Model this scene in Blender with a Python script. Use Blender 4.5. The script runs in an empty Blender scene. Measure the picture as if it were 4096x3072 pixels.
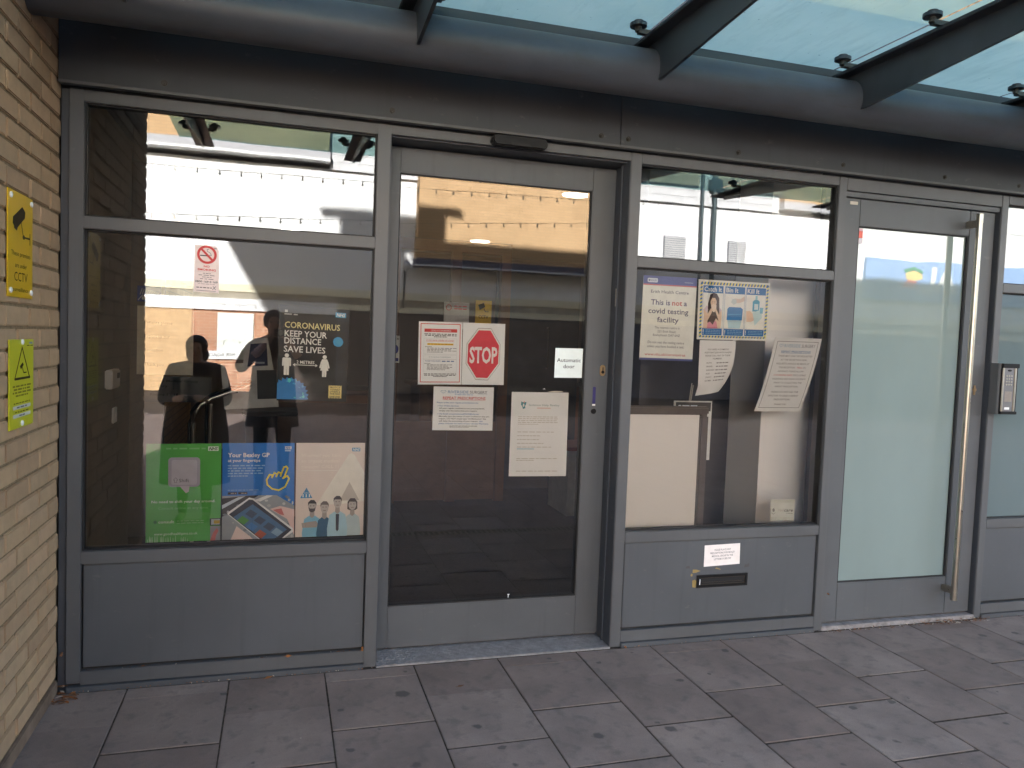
import bpy, bmesh, math, random
from mathutils import Vector, Matrix
random.seed(7)
SC = bpy.context.scene
COL = SC.collection

# ------------------------------------------------------------------ camera
cam_d = bpy.data.cameras.new('camera'); cam = bpy.data.objects.new('camera', cam_d); COL.objects.link(cam)
def cam_axes(yaw, pitch, roll):
    cy, sy, cp, sp = math.cos(yaw), math.sin(yaw), math.cos(pitch), math.sin(pitch)
    f = Vector((sy*cp, cy*cp, sp)); r = Vector((cy, -sy, 0)); u = r.cross(f)
    cr, sr = math.cos(roll), math.sin(roll)
    return cr*r + sr*u, -sr*r + cr*u, f
_r, _u, _f = cam_axes(math.radians(16.5816), math.radians(-3.0803), math.radians(2.1701))
CAM = Vector((0.8175, -3.5114, 1.5035))
cam.matrix_world = Matrix(((_r.x, _u.x, -_f.x, CAM.x), (_r.y, _u.y, -_f.y, CAM.y), (_r.z, _u.z, -_f.z, CAM.z), (0, 0, 0, 1)))
cam_d.sensor_width = 36.0; cam_d.lens = 27.47; cam_d.clip_start = 0.03; cam_d.clip_end = 400
SC.camera = cam

# ------------------------------------------------------------------ sky, sun, exposure
SUN_A, SUN_B = 0.26, 0.465            # sideways shift and drop of a sun ray per metre of street crossed
sun_dir = Vector((SUN_A, -1.0, -SUN_B)).normalized()
elev = math.asin(-sun_dir.z); az = math.atan2(-sun_dir.x, -sun_dir.y)
world = bpy.data.worlds.new('World'); SC.world = world; world.use_nodes = True
wn = world.node_tree.nodes; wl_ = world.node_tree.links; wn.clear()
sky = wn.new('ShaderNodeTexSky'); sky.sky_type = 'NISHITA'; sky.sun_disc = False
sky.sun_elevation = elev; sky.sun_rotation = az
bg = wn.new('ShaderNodeBackground'); bg.inputs['Strength'].default_value = 0.062
wo = wn.new('ShaderNodeOutputWorld')
wl_.new(sky.outputs[0], bg.inputs[0]); wl_.new(bg.outputs[0], wo.inputs[0])
sd = bpy.data.lights.new('sun', 'SUN'); sd.energy = 5.0; sd.angle = math.radians(0.53); sd.color = (1.0, 0.97, 0.925)
sun = bpy.data.objects.new('sun', sd); COL.objects.link(sun); sun.location = (-4, 20, 18)
sun.rotation_euler = sun_dir.to_track_quat('-Z', 'Y').to_euler()
SC.view_settings.view_transform = 'Standard'; SC.view_settings.look = 'None'
SC.view_settings.gamma = 1.0; SC.view_settings.use_curve_mapping = False
SC.view_settings.exposure = 3.45
SC.render.engine = 'CYCLES'
SC.cycles.use_denoising = True
SC.cycles.max_bounces = 7; SC.cycles.diffuse_bounces = 3; SC.cycles.glossy_bounces = 3
SC.cycles.transparent_max_bounces = 16; SC.cycles.caustics_reflective = False; SC.cycles.caustics_refractive = False
SC.cycles.sample_clamp_indirect = 6.0

# ------------------------------------------------------------------ materials
def lin(r, g=None, b=None):
    if g is None: r, g, b = r
    def c(v):
        v /= 255.0
        return v/12.92 if v <= 0.04045 else ((v+0.055)/1.055)**2.4
    return (c(r), c(g), c(b), 1.0)
MATS = {}
def nt(name):
    m = bpy.data.materials.new(name); m.use_nodes = True
    n = m.node_tree.nodes; n.clear()
    out = n.new('ShaderNodeOutputMaterial')
    return m, n, m.node_tree.links, out
def coords(n, l, scale=(1, 1, 1), kind='Object'):
    tc = n.new('ShaderNodeTexCoord'); mp = n.new('ShaderNodeMapping'); mp.inputs['Scale'].default_value = scale
    l.new(tc.outputs[kind], mp.inputs[0]); return mp.outputs[0]
def geo_pos(n, l, scale=(1, 1, 1)):
    g = n.new('ShaderNodeNewGeometry'); mp = n.new('ShaderNodeMapping'); mp.inputs['Scale'].default_value = scale
    l.new(g.outputs['Position'], mp.inputs[0]); return mp.outputs[0]
def noise(n, l, vec, scale, detail=4, rough=0.55):
    t = n.new('ShaderNodeTexNoise'); t.inputs['Scale'].default_value = scale
    t.inputs['Detail'].default_value = detail; t.inputs['Roughness'].default_value = rough
    l.new(vec, t.inputs['Vector']); return t.outputs['Fac']
def ramp(n, l, fac, stops):
    r = n.new('ShaderNodeValToRGB'); e = r.color_ramp.elements
    while len(e) < len(stops): e.new(0.5)
    for i, (p, c) in enumerate(stops):
        e[i].position = p; e[i].color = c if len(c) == 4 else (*c, 1)
    l.new(fac, r.inputs[0]); return r.outputs[0]
def mix(n, l, fac, a, b, mode='MIX'):
    m = n.new('ShaderNodeMix'); m.data_type = 'RGBA'; m.blend_type = mode
    for sock, v in ((m.inputs['Factor'], fac), (m.inputs['A'], a), (m.inputs['B'], b)):
        pass
    ins = [s for s in m.inputs if s.enabled]
    for s, v in zip((m.inputs[0], m.inputs[6], m.inputs[7]), (fac, a, b)):
        if hasattr(v, 'is_linked'): l.new(v, s)
        else: s.default_value = v
    return m.outputs[2]
def math_(n, l, op, a, b=0.0, clamp=False):
    m = n.new('ShaderNodeMath'); m.operation = op; m.use_clamp = clamp
    for s, v in zip(m.inputs, (a, b)):
        if hasattr(v, 'is_linked'): l.new(v, s)
        else: s.default_value = v
    return m.outputs[0]
def pbsdf(n, l, out, col, rough=0.5, metal=0.0, spec=0.5, bump=None, bstr=0.2, bdist=0.002):
    p = n.new('ShaderNodeBsdfPrincipled')
    for key, v in (('Base Color', col), ('Roughness', rough), ('Metallic', metal)):
        if hasattr(v, 'is_linked'): l.new(v, p.inputs[key])
        else: p.inputs[key].default_value = v
    p.inputs['Specular IOR Level'].default_value = spec
    if bump is not None:
        b = n.new('ShaderNodeBump'); b.inputs['Strength'].default_value = bstr; b.inputs['Distance'].default_value = bdist
        l.new(bump, b.inputs['Height']); l.new(b.outputs[0], p.inputs['Normal'])
    l.new(p.outputs[0], out.inputs[0]); return p

def plain(name, col, rough=0.5, metal=0.0, var=0.12, scale=14.0, spec=0.4):
    """one paint or plastic colour with slight uneven wear"""
    if name in MATS: return MATS[name]
    m, n, l, o = nt(name); v = geo_pos(n, l)
    f = noise(n, l, v, scale, 5)
    lo = tuple(c*(1-var) for c in col[:3]) + (1,); hi = tuple(min(1, c*(1+var)) for c in col[:3]) + (1,)
    c = ramp(n, l, f, [(0.3, lo), (0.7, hi)])
    r = n.new('ShaderNodeMapRange'); r.inputs[3].default_value = max(0.02, rough-0.08); r.inputs[4].default_value = min(1, rough+0.1)
    l.new(f, r.inputs[0])
    pbsdf(n, l, o, c, r.outputs[0], metal, spec)
    MATS[name] = m; return m

def coated(name, col, rough=0.42):
    """grey powder-coated aluminium: dust, faint vertical runs, grime"""
    m, n, l, o = nt(name)
    v = geo_pos(n, l); vs = geo_pos(n, l, (9, 9, 0.5)); vd = geo_pos(n, l, (1.5, 1.5, 3.0))
    a = noise(n, l, v, 2.2, 6, 0.6); s = noise(n, l, vs, 3.0, 5); fine = noise(n, l, v, 260, 2)
    d = noise(n, l, vd, 9.0, 8, 0.7)
    base = ramp(n, l, a, [(0.25, tuple(c*0.86 for c in col[:3])), (0.75, tuple(c*1.12 for c in col[:3]))])
    base = mix(n, l, math_(n, l, 'MULTIPLY', ramp(n, l, s, [(0.56, (0, 0, 0)), (0.74, (1, 1, 1))]), 0.28), base, (*[c*0.66 for c in (col[0], col[1]*0.98, col[2]*0.94)], 1))
    base = mix(n, l, math_(n, l, 'MULTIPLY', ramp(n, l, d, [(0.62, (0, 0, 0)), (0.7, (1, 1, 1))]), 0.22), base, (0.20, 0.19, 0.17, 1))
    r = n.new('ShaderNodeMapRange'); r.inputs[3].default_value = rough-0.08; r.inputs[4].default_value = rough+0.16
    l.new(a, r.inputs[0])
    pbsdf(n, l, o, base, r.outputs[0], 0.0, 0.45, fine, 0.12, 0.0006)
    MATS[name] = m; return m

M_FRAME = coated('grey_coated_aluminium', (0.096, 0.099, 0.104))
M_PANEL = coated('grey_coated_panel', (0.082, 0.088, 0.097), 0.48)
M_DOORF = coated('grey_coated_door', (0.091, 0.096, 0.103), 0.46)
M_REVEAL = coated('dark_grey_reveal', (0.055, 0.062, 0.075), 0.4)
M_FASCIA = coated('grey_fascia_sheet', (0.046, 0.051, 0.058), 0.55)
def steel_paint():
    m, n, l, o = nt('weathered_blue_grey_steel')
    v = geo_pos(n, l); vs = geo_pos(n, l, (1, 6, 6))
    a = noise(n, l, v, 3.5, 6, 0.65); b = noise(n, l, vs, 5, 6, 0.7); c = noise(n, l, v, 38, 4, 0.7)
    col = ramp(n, l, a, [(0.2, (0.045, 0.05, 0.062)), (0.8, (0.075, 0.084, 0.102))])
    col = mix(n, l, math_(n, l, 'MULTIPLY', ramp(n, l, b, [(0.5, (0, 0, 0)), (0.72, (1, 1, 1))]), 0.5), col, (0.045, 0.04, 0.035, 1))
    col = mix(n, l, math_(n, l, 'MULTIPLY', ramp(n, l, c, [(0.72, (0, 0, 0)), (0.76, (1, 1, 1))]), 0.6), col, (0.16, 0.16, 0.16, 1))
    pbsdf(n, l, o, col, 0.45, 0.0, 0.5, c, 0.15, 0.001)
    return m
M_STEEL = steel_paint()
M_BEAM = plain('dark_painted_steel', (0.032, 0.037, 0.045, 1), 0.4, 0, 0.3, 5)
M_RUBBER = plain('black_rubber_gasket', (0.012, 0.012, 0.013, 1), 0.6)
M_BLACK = plain('black_plastic', (0.012, 0.012, 0.013, 1), 0.5, 0, 0.12, 14, 0.15)
M_BOLT = plain('dark_bolt_head', (0.05, 0.045, 0.04, 1), 0.45, 0.6)

def glass_front(name, ior=2.03, tint=(0.995, 1.0, 0.995), wob=0.0005, dirt=0.014):
    """outer face of a coated double-glazed pane: sharp reflection over clear view, slight roller-wave and dust"""
    m, n, l, o = nt(name); v = geo_pos(n, l)
    tr = n.new('ShaderNodeBsdfTransparent'); tr.inputs[0].default_value = (*tint, 1)
    gl = n.new('ShaderNodeBsdfGlossy'); gl.inputs['Roughness'].default_value = 0.0; gl.inputs[0].default_value = (0.96, 0.98, 1, 1)
    df = n.new('ShaderNodeBsdfDiffuse'); df.inputs[0].default_value = (0.5, 0.48, 0.45, 1)
    fr = n.new('ShaderNodeFresnel'); fr.inputs[0].default_value = ior
    w = noise(n, l, v, 1.6, 2, 0.4); b = n.new('ShaderNodeBump'); b.inputs['Strength'].default_value = 1.0; b.inputs['Distance'].default_value = wob
    l.new(w, b.inputs['Height']); l.new(b.outputs[0], gl.inputs['Normal'])
    m1 = n.new('ShaderNodeMixShader'); l.new(fr.outputs[0], m1.inputs[0]); l.new(tr.outputs[0], m1.inputs[1]); l.new(gl.outputs[0], m1.inputs[2])
    d = noise(n, l, v, 7, 7, 0.7)
    df_f = math_(n, l, 'MULTIPLY', ramp(n, l, d, [(0.4, (0, 0, 0)), (0.8, (1, 1, 1))]), dirt)
    m2 = n.new('ShaderNodeMixShader'); l.new(df_f, m2.inputs[0]); l.new(m1.outputs[0], m2.inputs[1]); l.new(df.outputs[0], m2.inputs[2])
    l.new(m2.outputs[0], o.inputs[0]); MATS[name] = m; return m
M_GLASS = glass_front('clear_shop_glass')
def glass_back():
    m, n, l, o = nt('glass_inner_face'); tr = n.new('ShaderNodeBsdfTransparent'); tr.inputs[0].default_value = (0.995, 1.0, 0.995, 1)
    l.new(tr.outputs[0], o.inputs[0]); return m
M_GLASSB = glass_back()
def frosted(name, col):
    m, n, l, o = nt(name); v = geo_pos(n, l)
    f = noise(n, l, geo_pos(n, l, (1, 1, 0.4)), 2.0, 4)
    c = ramp(n, l, f, [(0.3, tuple(k*0.94 for k in col)), (0.7, tuple(min(1, k*1.05) for k in col))])
    df = n.new('ShaderNodeBsdfDiffuse'); l.new(c, df.inputs[0])
    tl = n.new('ShaderNodeBsdfTranslucent'); l.new(c, tl.inputs[0])
    gl = n.new('ShaderNodeBsdfGlossy'); gl.inputs['Roughness'].default_value = 0.004
    fr = n.new('ShaderNodeFresnel'); fr.inputs[0].default_value = 1.9
    b = n.new('ShaderNodeBump'); b.inputs['Distance'].default_value = 0.001; l.new(noise(n, l, v, 1.8, 2), b.inputs['Height']); l.new(b.outputs[0], gl.inputs['Normal'])
    m0 = n.new('ShaderNodeMixShader'); m0.inputs[0].default_value = 0.15; l.new(df.outputs[0], m0.inputs[1]); l.new(tl.outputs[0], m0.inputs[2])
    m1 = n.new('ShaderNodeMixShader'); l.new(fr.outputs[0], m1.inputs[0]); l.new(m0.outputs[0], m1.inputs[1]); l.new(gl.outputs[0], m1.inputs[2])
    l.new(m1.outputs[0], o.inputs[0]); MATS[name] = m; return m
M_FROST = frosted('frosted_aqua_film_glass', (0.27, 0.345, 0.335))
M_FROST2 = frosted('frosted_blue_grey_film_glass', (0.16, 0.215, 0.225))
def canopy_glass():
    m, n, l, o = nt('dirty_aqua_canopy_glass'); v = geo_pos(n, l)
    a = noise(n, l, v, 1.3, 5, 0.6); s = noise(n, l, v, 55, 3, 0.6); e = noise(n, l, geo_pos(n, l, (3, 0.7, 1)), 4, 6, 0.7)
    c = ramp(n, l, a, [(0.3, (0.44, 0.74, 0.70)), (0.7, (0.66, 0.96, 0.89))])
    c = mix(n, l, math_(n, l, 'MULTIPLY', ramp(n, l, e, [(0.5, (0, 0, 0)), (0.75, (1, 1, 1))]), 0.35), c, (0.27, 0.45, 0.47, 1))
    c = mix(n, l, math_(n, l, 'MULTIPLY', ramp(n, l, s, [(0.71, (0, 0, 0)), (0.76, (1, 1, 1))]), 0.8), c, (0.08, 0.14, 0.15, 1))
    tl = n.new('ShaderNodeBsdfTranslucent'); l.new(c, tl.inputs[0])
    tr = n.new('ShaderNodeBsdfTransparent'); l.new(c, tr.inputs[0])
    gl = n.new('ShaderNodeBsdfGlossy'); gl.inputs['Roughness'].default_value = 0.2
    m0 = n.new('ShaderNodeMixShader'); m0.inputs[0].default_value = 0.42; l.new(tl.outputs[0], m0.inputs[1]); l.new(tr.outputs[0], m0.inputs[2])
    m1 = n.new('ShaderNodeMixShader'); m1.inputs[0].default_value = 0.06; l.new(m0.outputs[0], m1.inputs[1]); l.new(gl.outputs[0], m1.inputs[2])
    l.new(m1.outputs[0], o.inputs[0]); return m
M_CANOPY = canopy_glass()

def brick_mat():
    m, n, l, o = nt('tan_brick'); v = geo_pos(n, l)
    oi = n.new('ShaderNodeObjectInfo')
    c = ramp(n, l, oi.outputs['Random'], [(0.0, (0.42, 0.285, 0.18)), (0.45, (0.49, 0.34, 0.21)), (0.8, (0.455, 0.32, 0.205)), (1.0, (0.53, 0.36, 0.23))])
    a = noise(n, l, v, 18, 6, 0.65); f = noise(n, l, v, 190, 4, 0.6); s = noise(n, l, v, 70, 3)
    c = mix(n, l, 0.55, c, ramp(n, l, a, [(0.2, (0.70, 0.70, 0.70)), (0.8, (1.15, 1.12, 1.08))]), 'MULTIPLY')
    c = mix(n, l, math_(n, l, 'MULTIPLY', ramp(n, l, s, [(0.7, (0, 0, 0)), (0.76, (1, 1, 1))]), 0.5), c, (0.16, 0.11, 0.08, 1))
    pbsdf(n, l, o, c, 0.85, 0, 0.2, f, 0.5, 0.003); return m
M_BRICK = brick_mat()
M_MORTAR = plain('brown_mortar', (0.255, 0.185, 0.115, 1), 0.95, 0, 0.25, 60, 0.1)
M_KICK = plain('stained_concrete_kerb', (0.20, 0.145, 0.11, 1), 0.9, 0, 0.35, 9, 0.1)

def slab_mat():
    m, n, l, o = nt('purple_grey_paving_slab'); v = geo_pos(n, l)
    oi = n.new('ShaderNodeObjectInfo')
    c = ramp(n, l, oi.outputs['Random'], [(0, (0.222, 0.168, 0.146)), (0.5, (0.258, 0.20, 0.175)), (1, (0.295, 0.233, 0.205))])
    a = noise(n, l, v, 3.2, 7, 0.65); f = noise(n, l, v, 240, 3, 0.7); b = noise(n, l, v, 13, 5, 0.6)
    c = mix(n, l, 0.8, c, ramp(n, l, a, [(0.25, (0.62, 0.61, 0.62)), (0.75, (1.28, 1.26, 1.24))]), 'MULTIPLY')
    c = mix(n, l, 0.45, c, ramp(n, l, f, [(0.3, (0.72, 0.72, 0.72)), (0.7, (1.25, 1.25, 1.25))]), 'MULTIPLY')
    c = mix(n, l, math_(n, l, 'MULTIPLY', ramp(n, l, b, [(0.52, (0, 0, 0)), (0.68, (1, 1, 1))]), 0.5), c, (0.125, 0.105, 0.097, 1))
    def spots(scale, lo, hi, col, k):
        nonlocal c
        vo = n.new('ShaderNodeTexVoronoi'); vo.inputs['Scale'].default_value = scale
        warp = n.new('ShaderNodeVectorMath'); warp.operation = 'ADD'
        nz = n.new('ShaderNodeTexNoise'); nz.inputs['Scale'].default_value = 30; l.new(v, nz.inputs['Vector'])
        sc2 = n.new('ShaderNodeVectorMath'); sc2.operation = 'SCALE'; sc2.inputs['Scale'].default_value = 0.03
        l.new(nz.outputs['Color'], sc2.inputs[0]); l.new(v, warp.inputs[0]); l.new(sc2.outputs[0], warp.inputs[1]); l.new(warp.outputs[0], vo.inputs['Vector'])
        sep = n.new('ShaderNodeSeparateColor'); l.new(vo.outputs['Color'], sep.inputs[0])
        keep = math_(n, l, 'GREATER_THAN', sep.outputs[0], k)
        siz = n.new('ShaderNodeMapRange'); l.new(sep.outputs[1], siz.inputs[0]); siz.inputs[3].default_value = lo; siz.inputs[4].default_value = hi
        d = math_(n, l, 'SUBTRACT', siz.outputs[0], vo.outputs['Distance'])
        d = math_(n, l, 'MULTIPLY', d, 26.0, True)
        c = mix(n, l, math_(n, l, 'MULTIPLY', math_(n, l, 'MULTIPLY', d, keep), 0.9), c, col)
    spots(4.2, 0.05, 0.17, (0.105, 0.088, 0.08, 1), 0.5)
    spots(9.0, 0.06, 0.2, (0.12, 0.10, 0.092, 1), 0.6)
    spots(3.1, 0.03, 0.085, (0.03, 0.026, 0.026, 1), 0.72)
    pbsdf(n, l, o, c, 0.8, 0, 0.25, f, 0.35, 0.0022); return m
M_SLAB = slab_mat()
M_JOINT = plain('dirty_sand_joint', (0.075, 0.058, 0.047, 1), 0.95, 0, 0.45, 40, 0.1)
M_GROUND = plain('asphalt_and_setts', (0.12, 0.105, 0.10, 1), 0.9, 0, 0.2, 6, 0.1)
def chequer_mat():
    m, n, l, o = nt('worn_aluminium_plate'); v = geo_pos(n, l)
    a = noise(n, l, v, 22, 6, 0.7)
    c = ramp(n, l, a, [(0.25, (0.16, 0.152, 0.155)), (0.75, (0.36, 0.345, 0.35))])
    pbsdf(n, l, o, c, 0.5, 0.1, 0.5, a, 0.2, 0.001); return m
M_PLATE = chequer_mat()
M_STAIN = plain('brushed_stainless_steel', (0.40, 0.375, 0.33, 1), 0.3, 1.0, 0.06, 30)
M_PAPER = plain('white_paper', (0.86, 0.86, 0.86, 1), 0.7, 0, 0.03, 6, 0.2)
M_PAPER2 = plain('grey_white_paper', (0.76, 0.76, 0.76, 1), 0.7, 0, 0.04, 6, 0.2)
M_WOOD = plain('brown_beech_veneer', (0.115, 0.052, 0.026, 1), 0.5, 0, 0.2, 7)
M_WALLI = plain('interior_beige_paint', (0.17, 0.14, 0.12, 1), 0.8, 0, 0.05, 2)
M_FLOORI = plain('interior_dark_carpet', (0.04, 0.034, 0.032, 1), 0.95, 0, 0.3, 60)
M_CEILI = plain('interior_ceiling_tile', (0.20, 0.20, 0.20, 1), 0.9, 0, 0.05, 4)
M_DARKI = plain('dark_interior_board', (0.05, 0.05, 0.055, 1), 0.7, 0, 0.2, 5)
INK = {}
def ink(*rgb):
    k = tuple(rgb)
    if k not in INK: INK[k] = plain('print_%d_%d_%d' % k, lin(k), 0.55, 0, 0.05, 25, 0.25)
    return INK[k]
def emit(name, col, s):
    m, n, l, o = nt(name); e = n.new('ShaderNodeEmission'); e.inputs[0].default_value = (*col, 1); e.inputs[1].default_value = s
    l.new(e.outputs[0], o.inputs[0]); return m
M_LAMP = emit('lit_lamp_diffuser', (1.0, 0.93, 0.82), 1.0)

# ------------------------------------------------------------------ geometry helpers
WLOC = {}
def tag(o, label=None, cat=None, group=None, kind=None):
    if label: o['label'] = label
    if cat: o['category'] = cat
    if group: o['group'] = group
    if kind: o['kind'] = kind
    return o
def thing(name, label, cat, loc=(0, 0, 0), group=None):
    o = bpy.data.objects.new(name, None); COL.objects.link(o); o.location = loc; WLOC[o] = Vector(loc); o.empty_display_size = 0.1
    return tag(o, label, cat, group)
class MB:
    def __init__(s): s.v = []; s.f = []; s.mi = []; s.m = 0
    def add(s, vs, fs):
        b = len(s.v); s.v += [tuple(p) for p in vs]
        for f in fs: s.f.append([i+b for i in f]); s.mi.append(s.m)
        return s
    def box(s, x0, x1, y0, y1, z0, z1):
        return s.add([(x, y, z) for z in (z0, z1) for y in (y0, y1) for x in (x0, x1)],
                     [(0, 2, 3, 1), (4, 5, 7, 6), (0, 1, 5, 4), (2, 6, 7, 3), (0, 4, 6, 2), (1, 3, 7, 5)])
    def bbox(s, x0, x1, y0, y1, z0, z1, b=0.003):
        """box with bevelled edges"""
        bm = bmesh.new(); bmesh.ops.create_cube(bm, size=1.0)
        for v in bm.verts: v.co = Vector((x0 if v.co.x < 0 else x1, y0 if v.co.y < 0 else y1, z0 if v.co.z < 0 else z1))
        b = min(b, 0.3*min(x1-x0, y1-y0, z1-z0))
        bmesh.ops.bevel(bm, geom=list(bm.edges), offset=b, segments=2, affect='EDGES')
        bm.verts.index_update()
        s.add([v.co[:] for v in bm.verts], [[v.index for v in f.verts] for f in bm.faces]); bm.free(); return s
    def prism(s, pts, a, b, fn):
        """polygon pts (2-D) extruded from depth a to b; fn(u, v, d) -> xyz"""
        k = len(pts); ar = sum(pts[i][0]*pts[(i+1) % k][1]-pts[(i+1) % k][0]*pts[i][1] for i in range(k))
        if ar < 0: pts = pts[::-1]
        vs = [fn(u, v, a) for u, v in pts] + [fn(u, v, b) for u, v in pts]
        return s.add(vs, [list(range(k))[::-1], list(range(k, 2*k))] + [(i, (i+1) % k, k+(i+1) % k, k+i) for i in range(k)])
    def tube(s, path, r, seg=12, cap=True):
        path = [Vector(p) for p in path]; rings = []
        rr = r if isinstance(r, (list, tuple)) else [r]*len(path)
        up = Vector((0, 0, 1))
        for i, p in enumerate(path):
            t = (path[min(i+1, len(path)-1)]-path[max(i-1, 0)]).normalized()
            a = t.cross(up if abs(t.z) < 0.95 else Vector((1, 0, 0))).normalized(); b = t.cross(a)
            rings.append([p+rr[i]*(math.cos(2*math.pi*k/seg)*a+math.sin(2*math.pi*k/seg)*b) for k in range(seg)])
        vs = [q for rg in rings for q in rg]; fs = []
        for i in range(len(rings)-1):
            for k in range(seg):
                k2 = (k+1) % seg; fs.append((i*seg+k, (i+1)*seg+k, (i+1)*seg+k2, i*seg+k2))
        if cap: fs += [list(range(seg)), list(range((len(rings)-1)*seg, len(rings)*seg))[::-1]]
        return s.add(vs, fs)
    def cyl(s, a, b, r, seg=16): return s.tube([a, b], r, seg)
    def ball(s, c, r, seg=12, rings=8):
        r3 = r if isinstance(r, (list, tuple)) else (r, r, r)
        vs = [(c[0], c[1], c[2]+r3[2])]
        for i in range(1, rings):
            t = math.pi*i/rings
            for k in range(seg):
                p = 2*math.pi*k/seg; vs.append((c[0]+r3[0]*math.sin(t)*math.cos(p), c[1]+r3[1]*math.sin(t)*math.sin(p), c[2]+r3[2]*math.cos(t)))
        vs.append((c[0], c[1], c[2]-r3[2])); fs = [(0, 1+k, 1+(k+1) % seg) for k in range(seg)]
        for i in range(rings-2):
            for k in range(seg):
                a = 1+i*seg; fs.append((a+k, a+seg+k, a+seg+(k+1) % seg, a+(k+1) % seg))
        e = len(vs)-1; a = 1+(rings-2)*seg
        fs += [(e, a+(k+1) % seg, a+k) for k in range(seg)]
        return s.add(vs, fs)
    def build(s, name, mats, parent=None, smooth=False, origin=None):
        base = WLOC[parent] if parent else Vector(origin or (0, 0, 0))
        me = bpy.data.meshes.new(name)
        me.from_pydata([(x-base.x, y-base.y, z-base.z) for x, y, z in s.v], [], s.f)
        if not isinstance(mats, (list, tuple)): mats = [mats]
        for m in mats: me.materials.append(m)
        if len(mats) > 1: me.polygons.foreach_set('material_index', s.mi)
        if smooth:
            me.polygons.foreach_set('use_smooth', [True]*len(me.polygons))
            me.set_sharp_from_angle(angle=math.radians(38))
        me.update()
        o = bpy.data.objects.new(name, me); COL.objects.link(o)
        if parent: o.parent = parent; WLOC[o] = base
        else: o.location = base; WLOC[o] = base
        return o
def box(name, mat, parent, x0, x1, y0, y1, z0, z1, b=0.002):
    m = MB()
    if b: m.bbox(x0, x1, y0, y1, z0, z1, b)
    else: m.box(x0, x1, y0, y1, z0, z1)
    return m.build(name, mat, parent, smooth=bool(b))
def pane(name, parent, x0, x1, z0, z1, y, t=0.008, mat=None):
    m = MB(); m.m = 1; m.box(x0, x1, y, y+t, z0, z1)
    # front face is the one in plane y
    for i, f in enumerate(m.f):
        if all(abs(m.v[k][1]-y) < 1e-6 for k in f): m.mi[i] = 0
    return m.build(name, [mat or M_GLASS, M_GLASSB if mat is None else mat], parent)

# ------------------------------------------------------------------ text and printed sheets
_TC = {}
def text_mesh(s, bold=0.0, shear=0.0):
    k = (s, bold, shear)
    if k not in _TC:
        c = bpy.data.curves.new('t', 'FONT'); c.body = s; c.size = 1.0; c.offset = bold; c.resolution_u = 2; c.shear = shear
        o = bpy.data.objects.new('t', c); me = bpy.data.meshes.new_from_object(o)
        vs = [(v.co.x, v.co.y) for v in me.vertices]; fs = [list(p.vertices) for p in me.polygons]
        bpy.data.objects.remove(o); bpy.data.curves.remove(c); bpy.data.meshes.remove(me)
        _TC[k] = (vs, fs)
    return _TC[k]
_h = text_mesh('H'); CAPH = max(v[1] for v in _h[0])-min(v[1] for v in _h[0])

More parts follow.
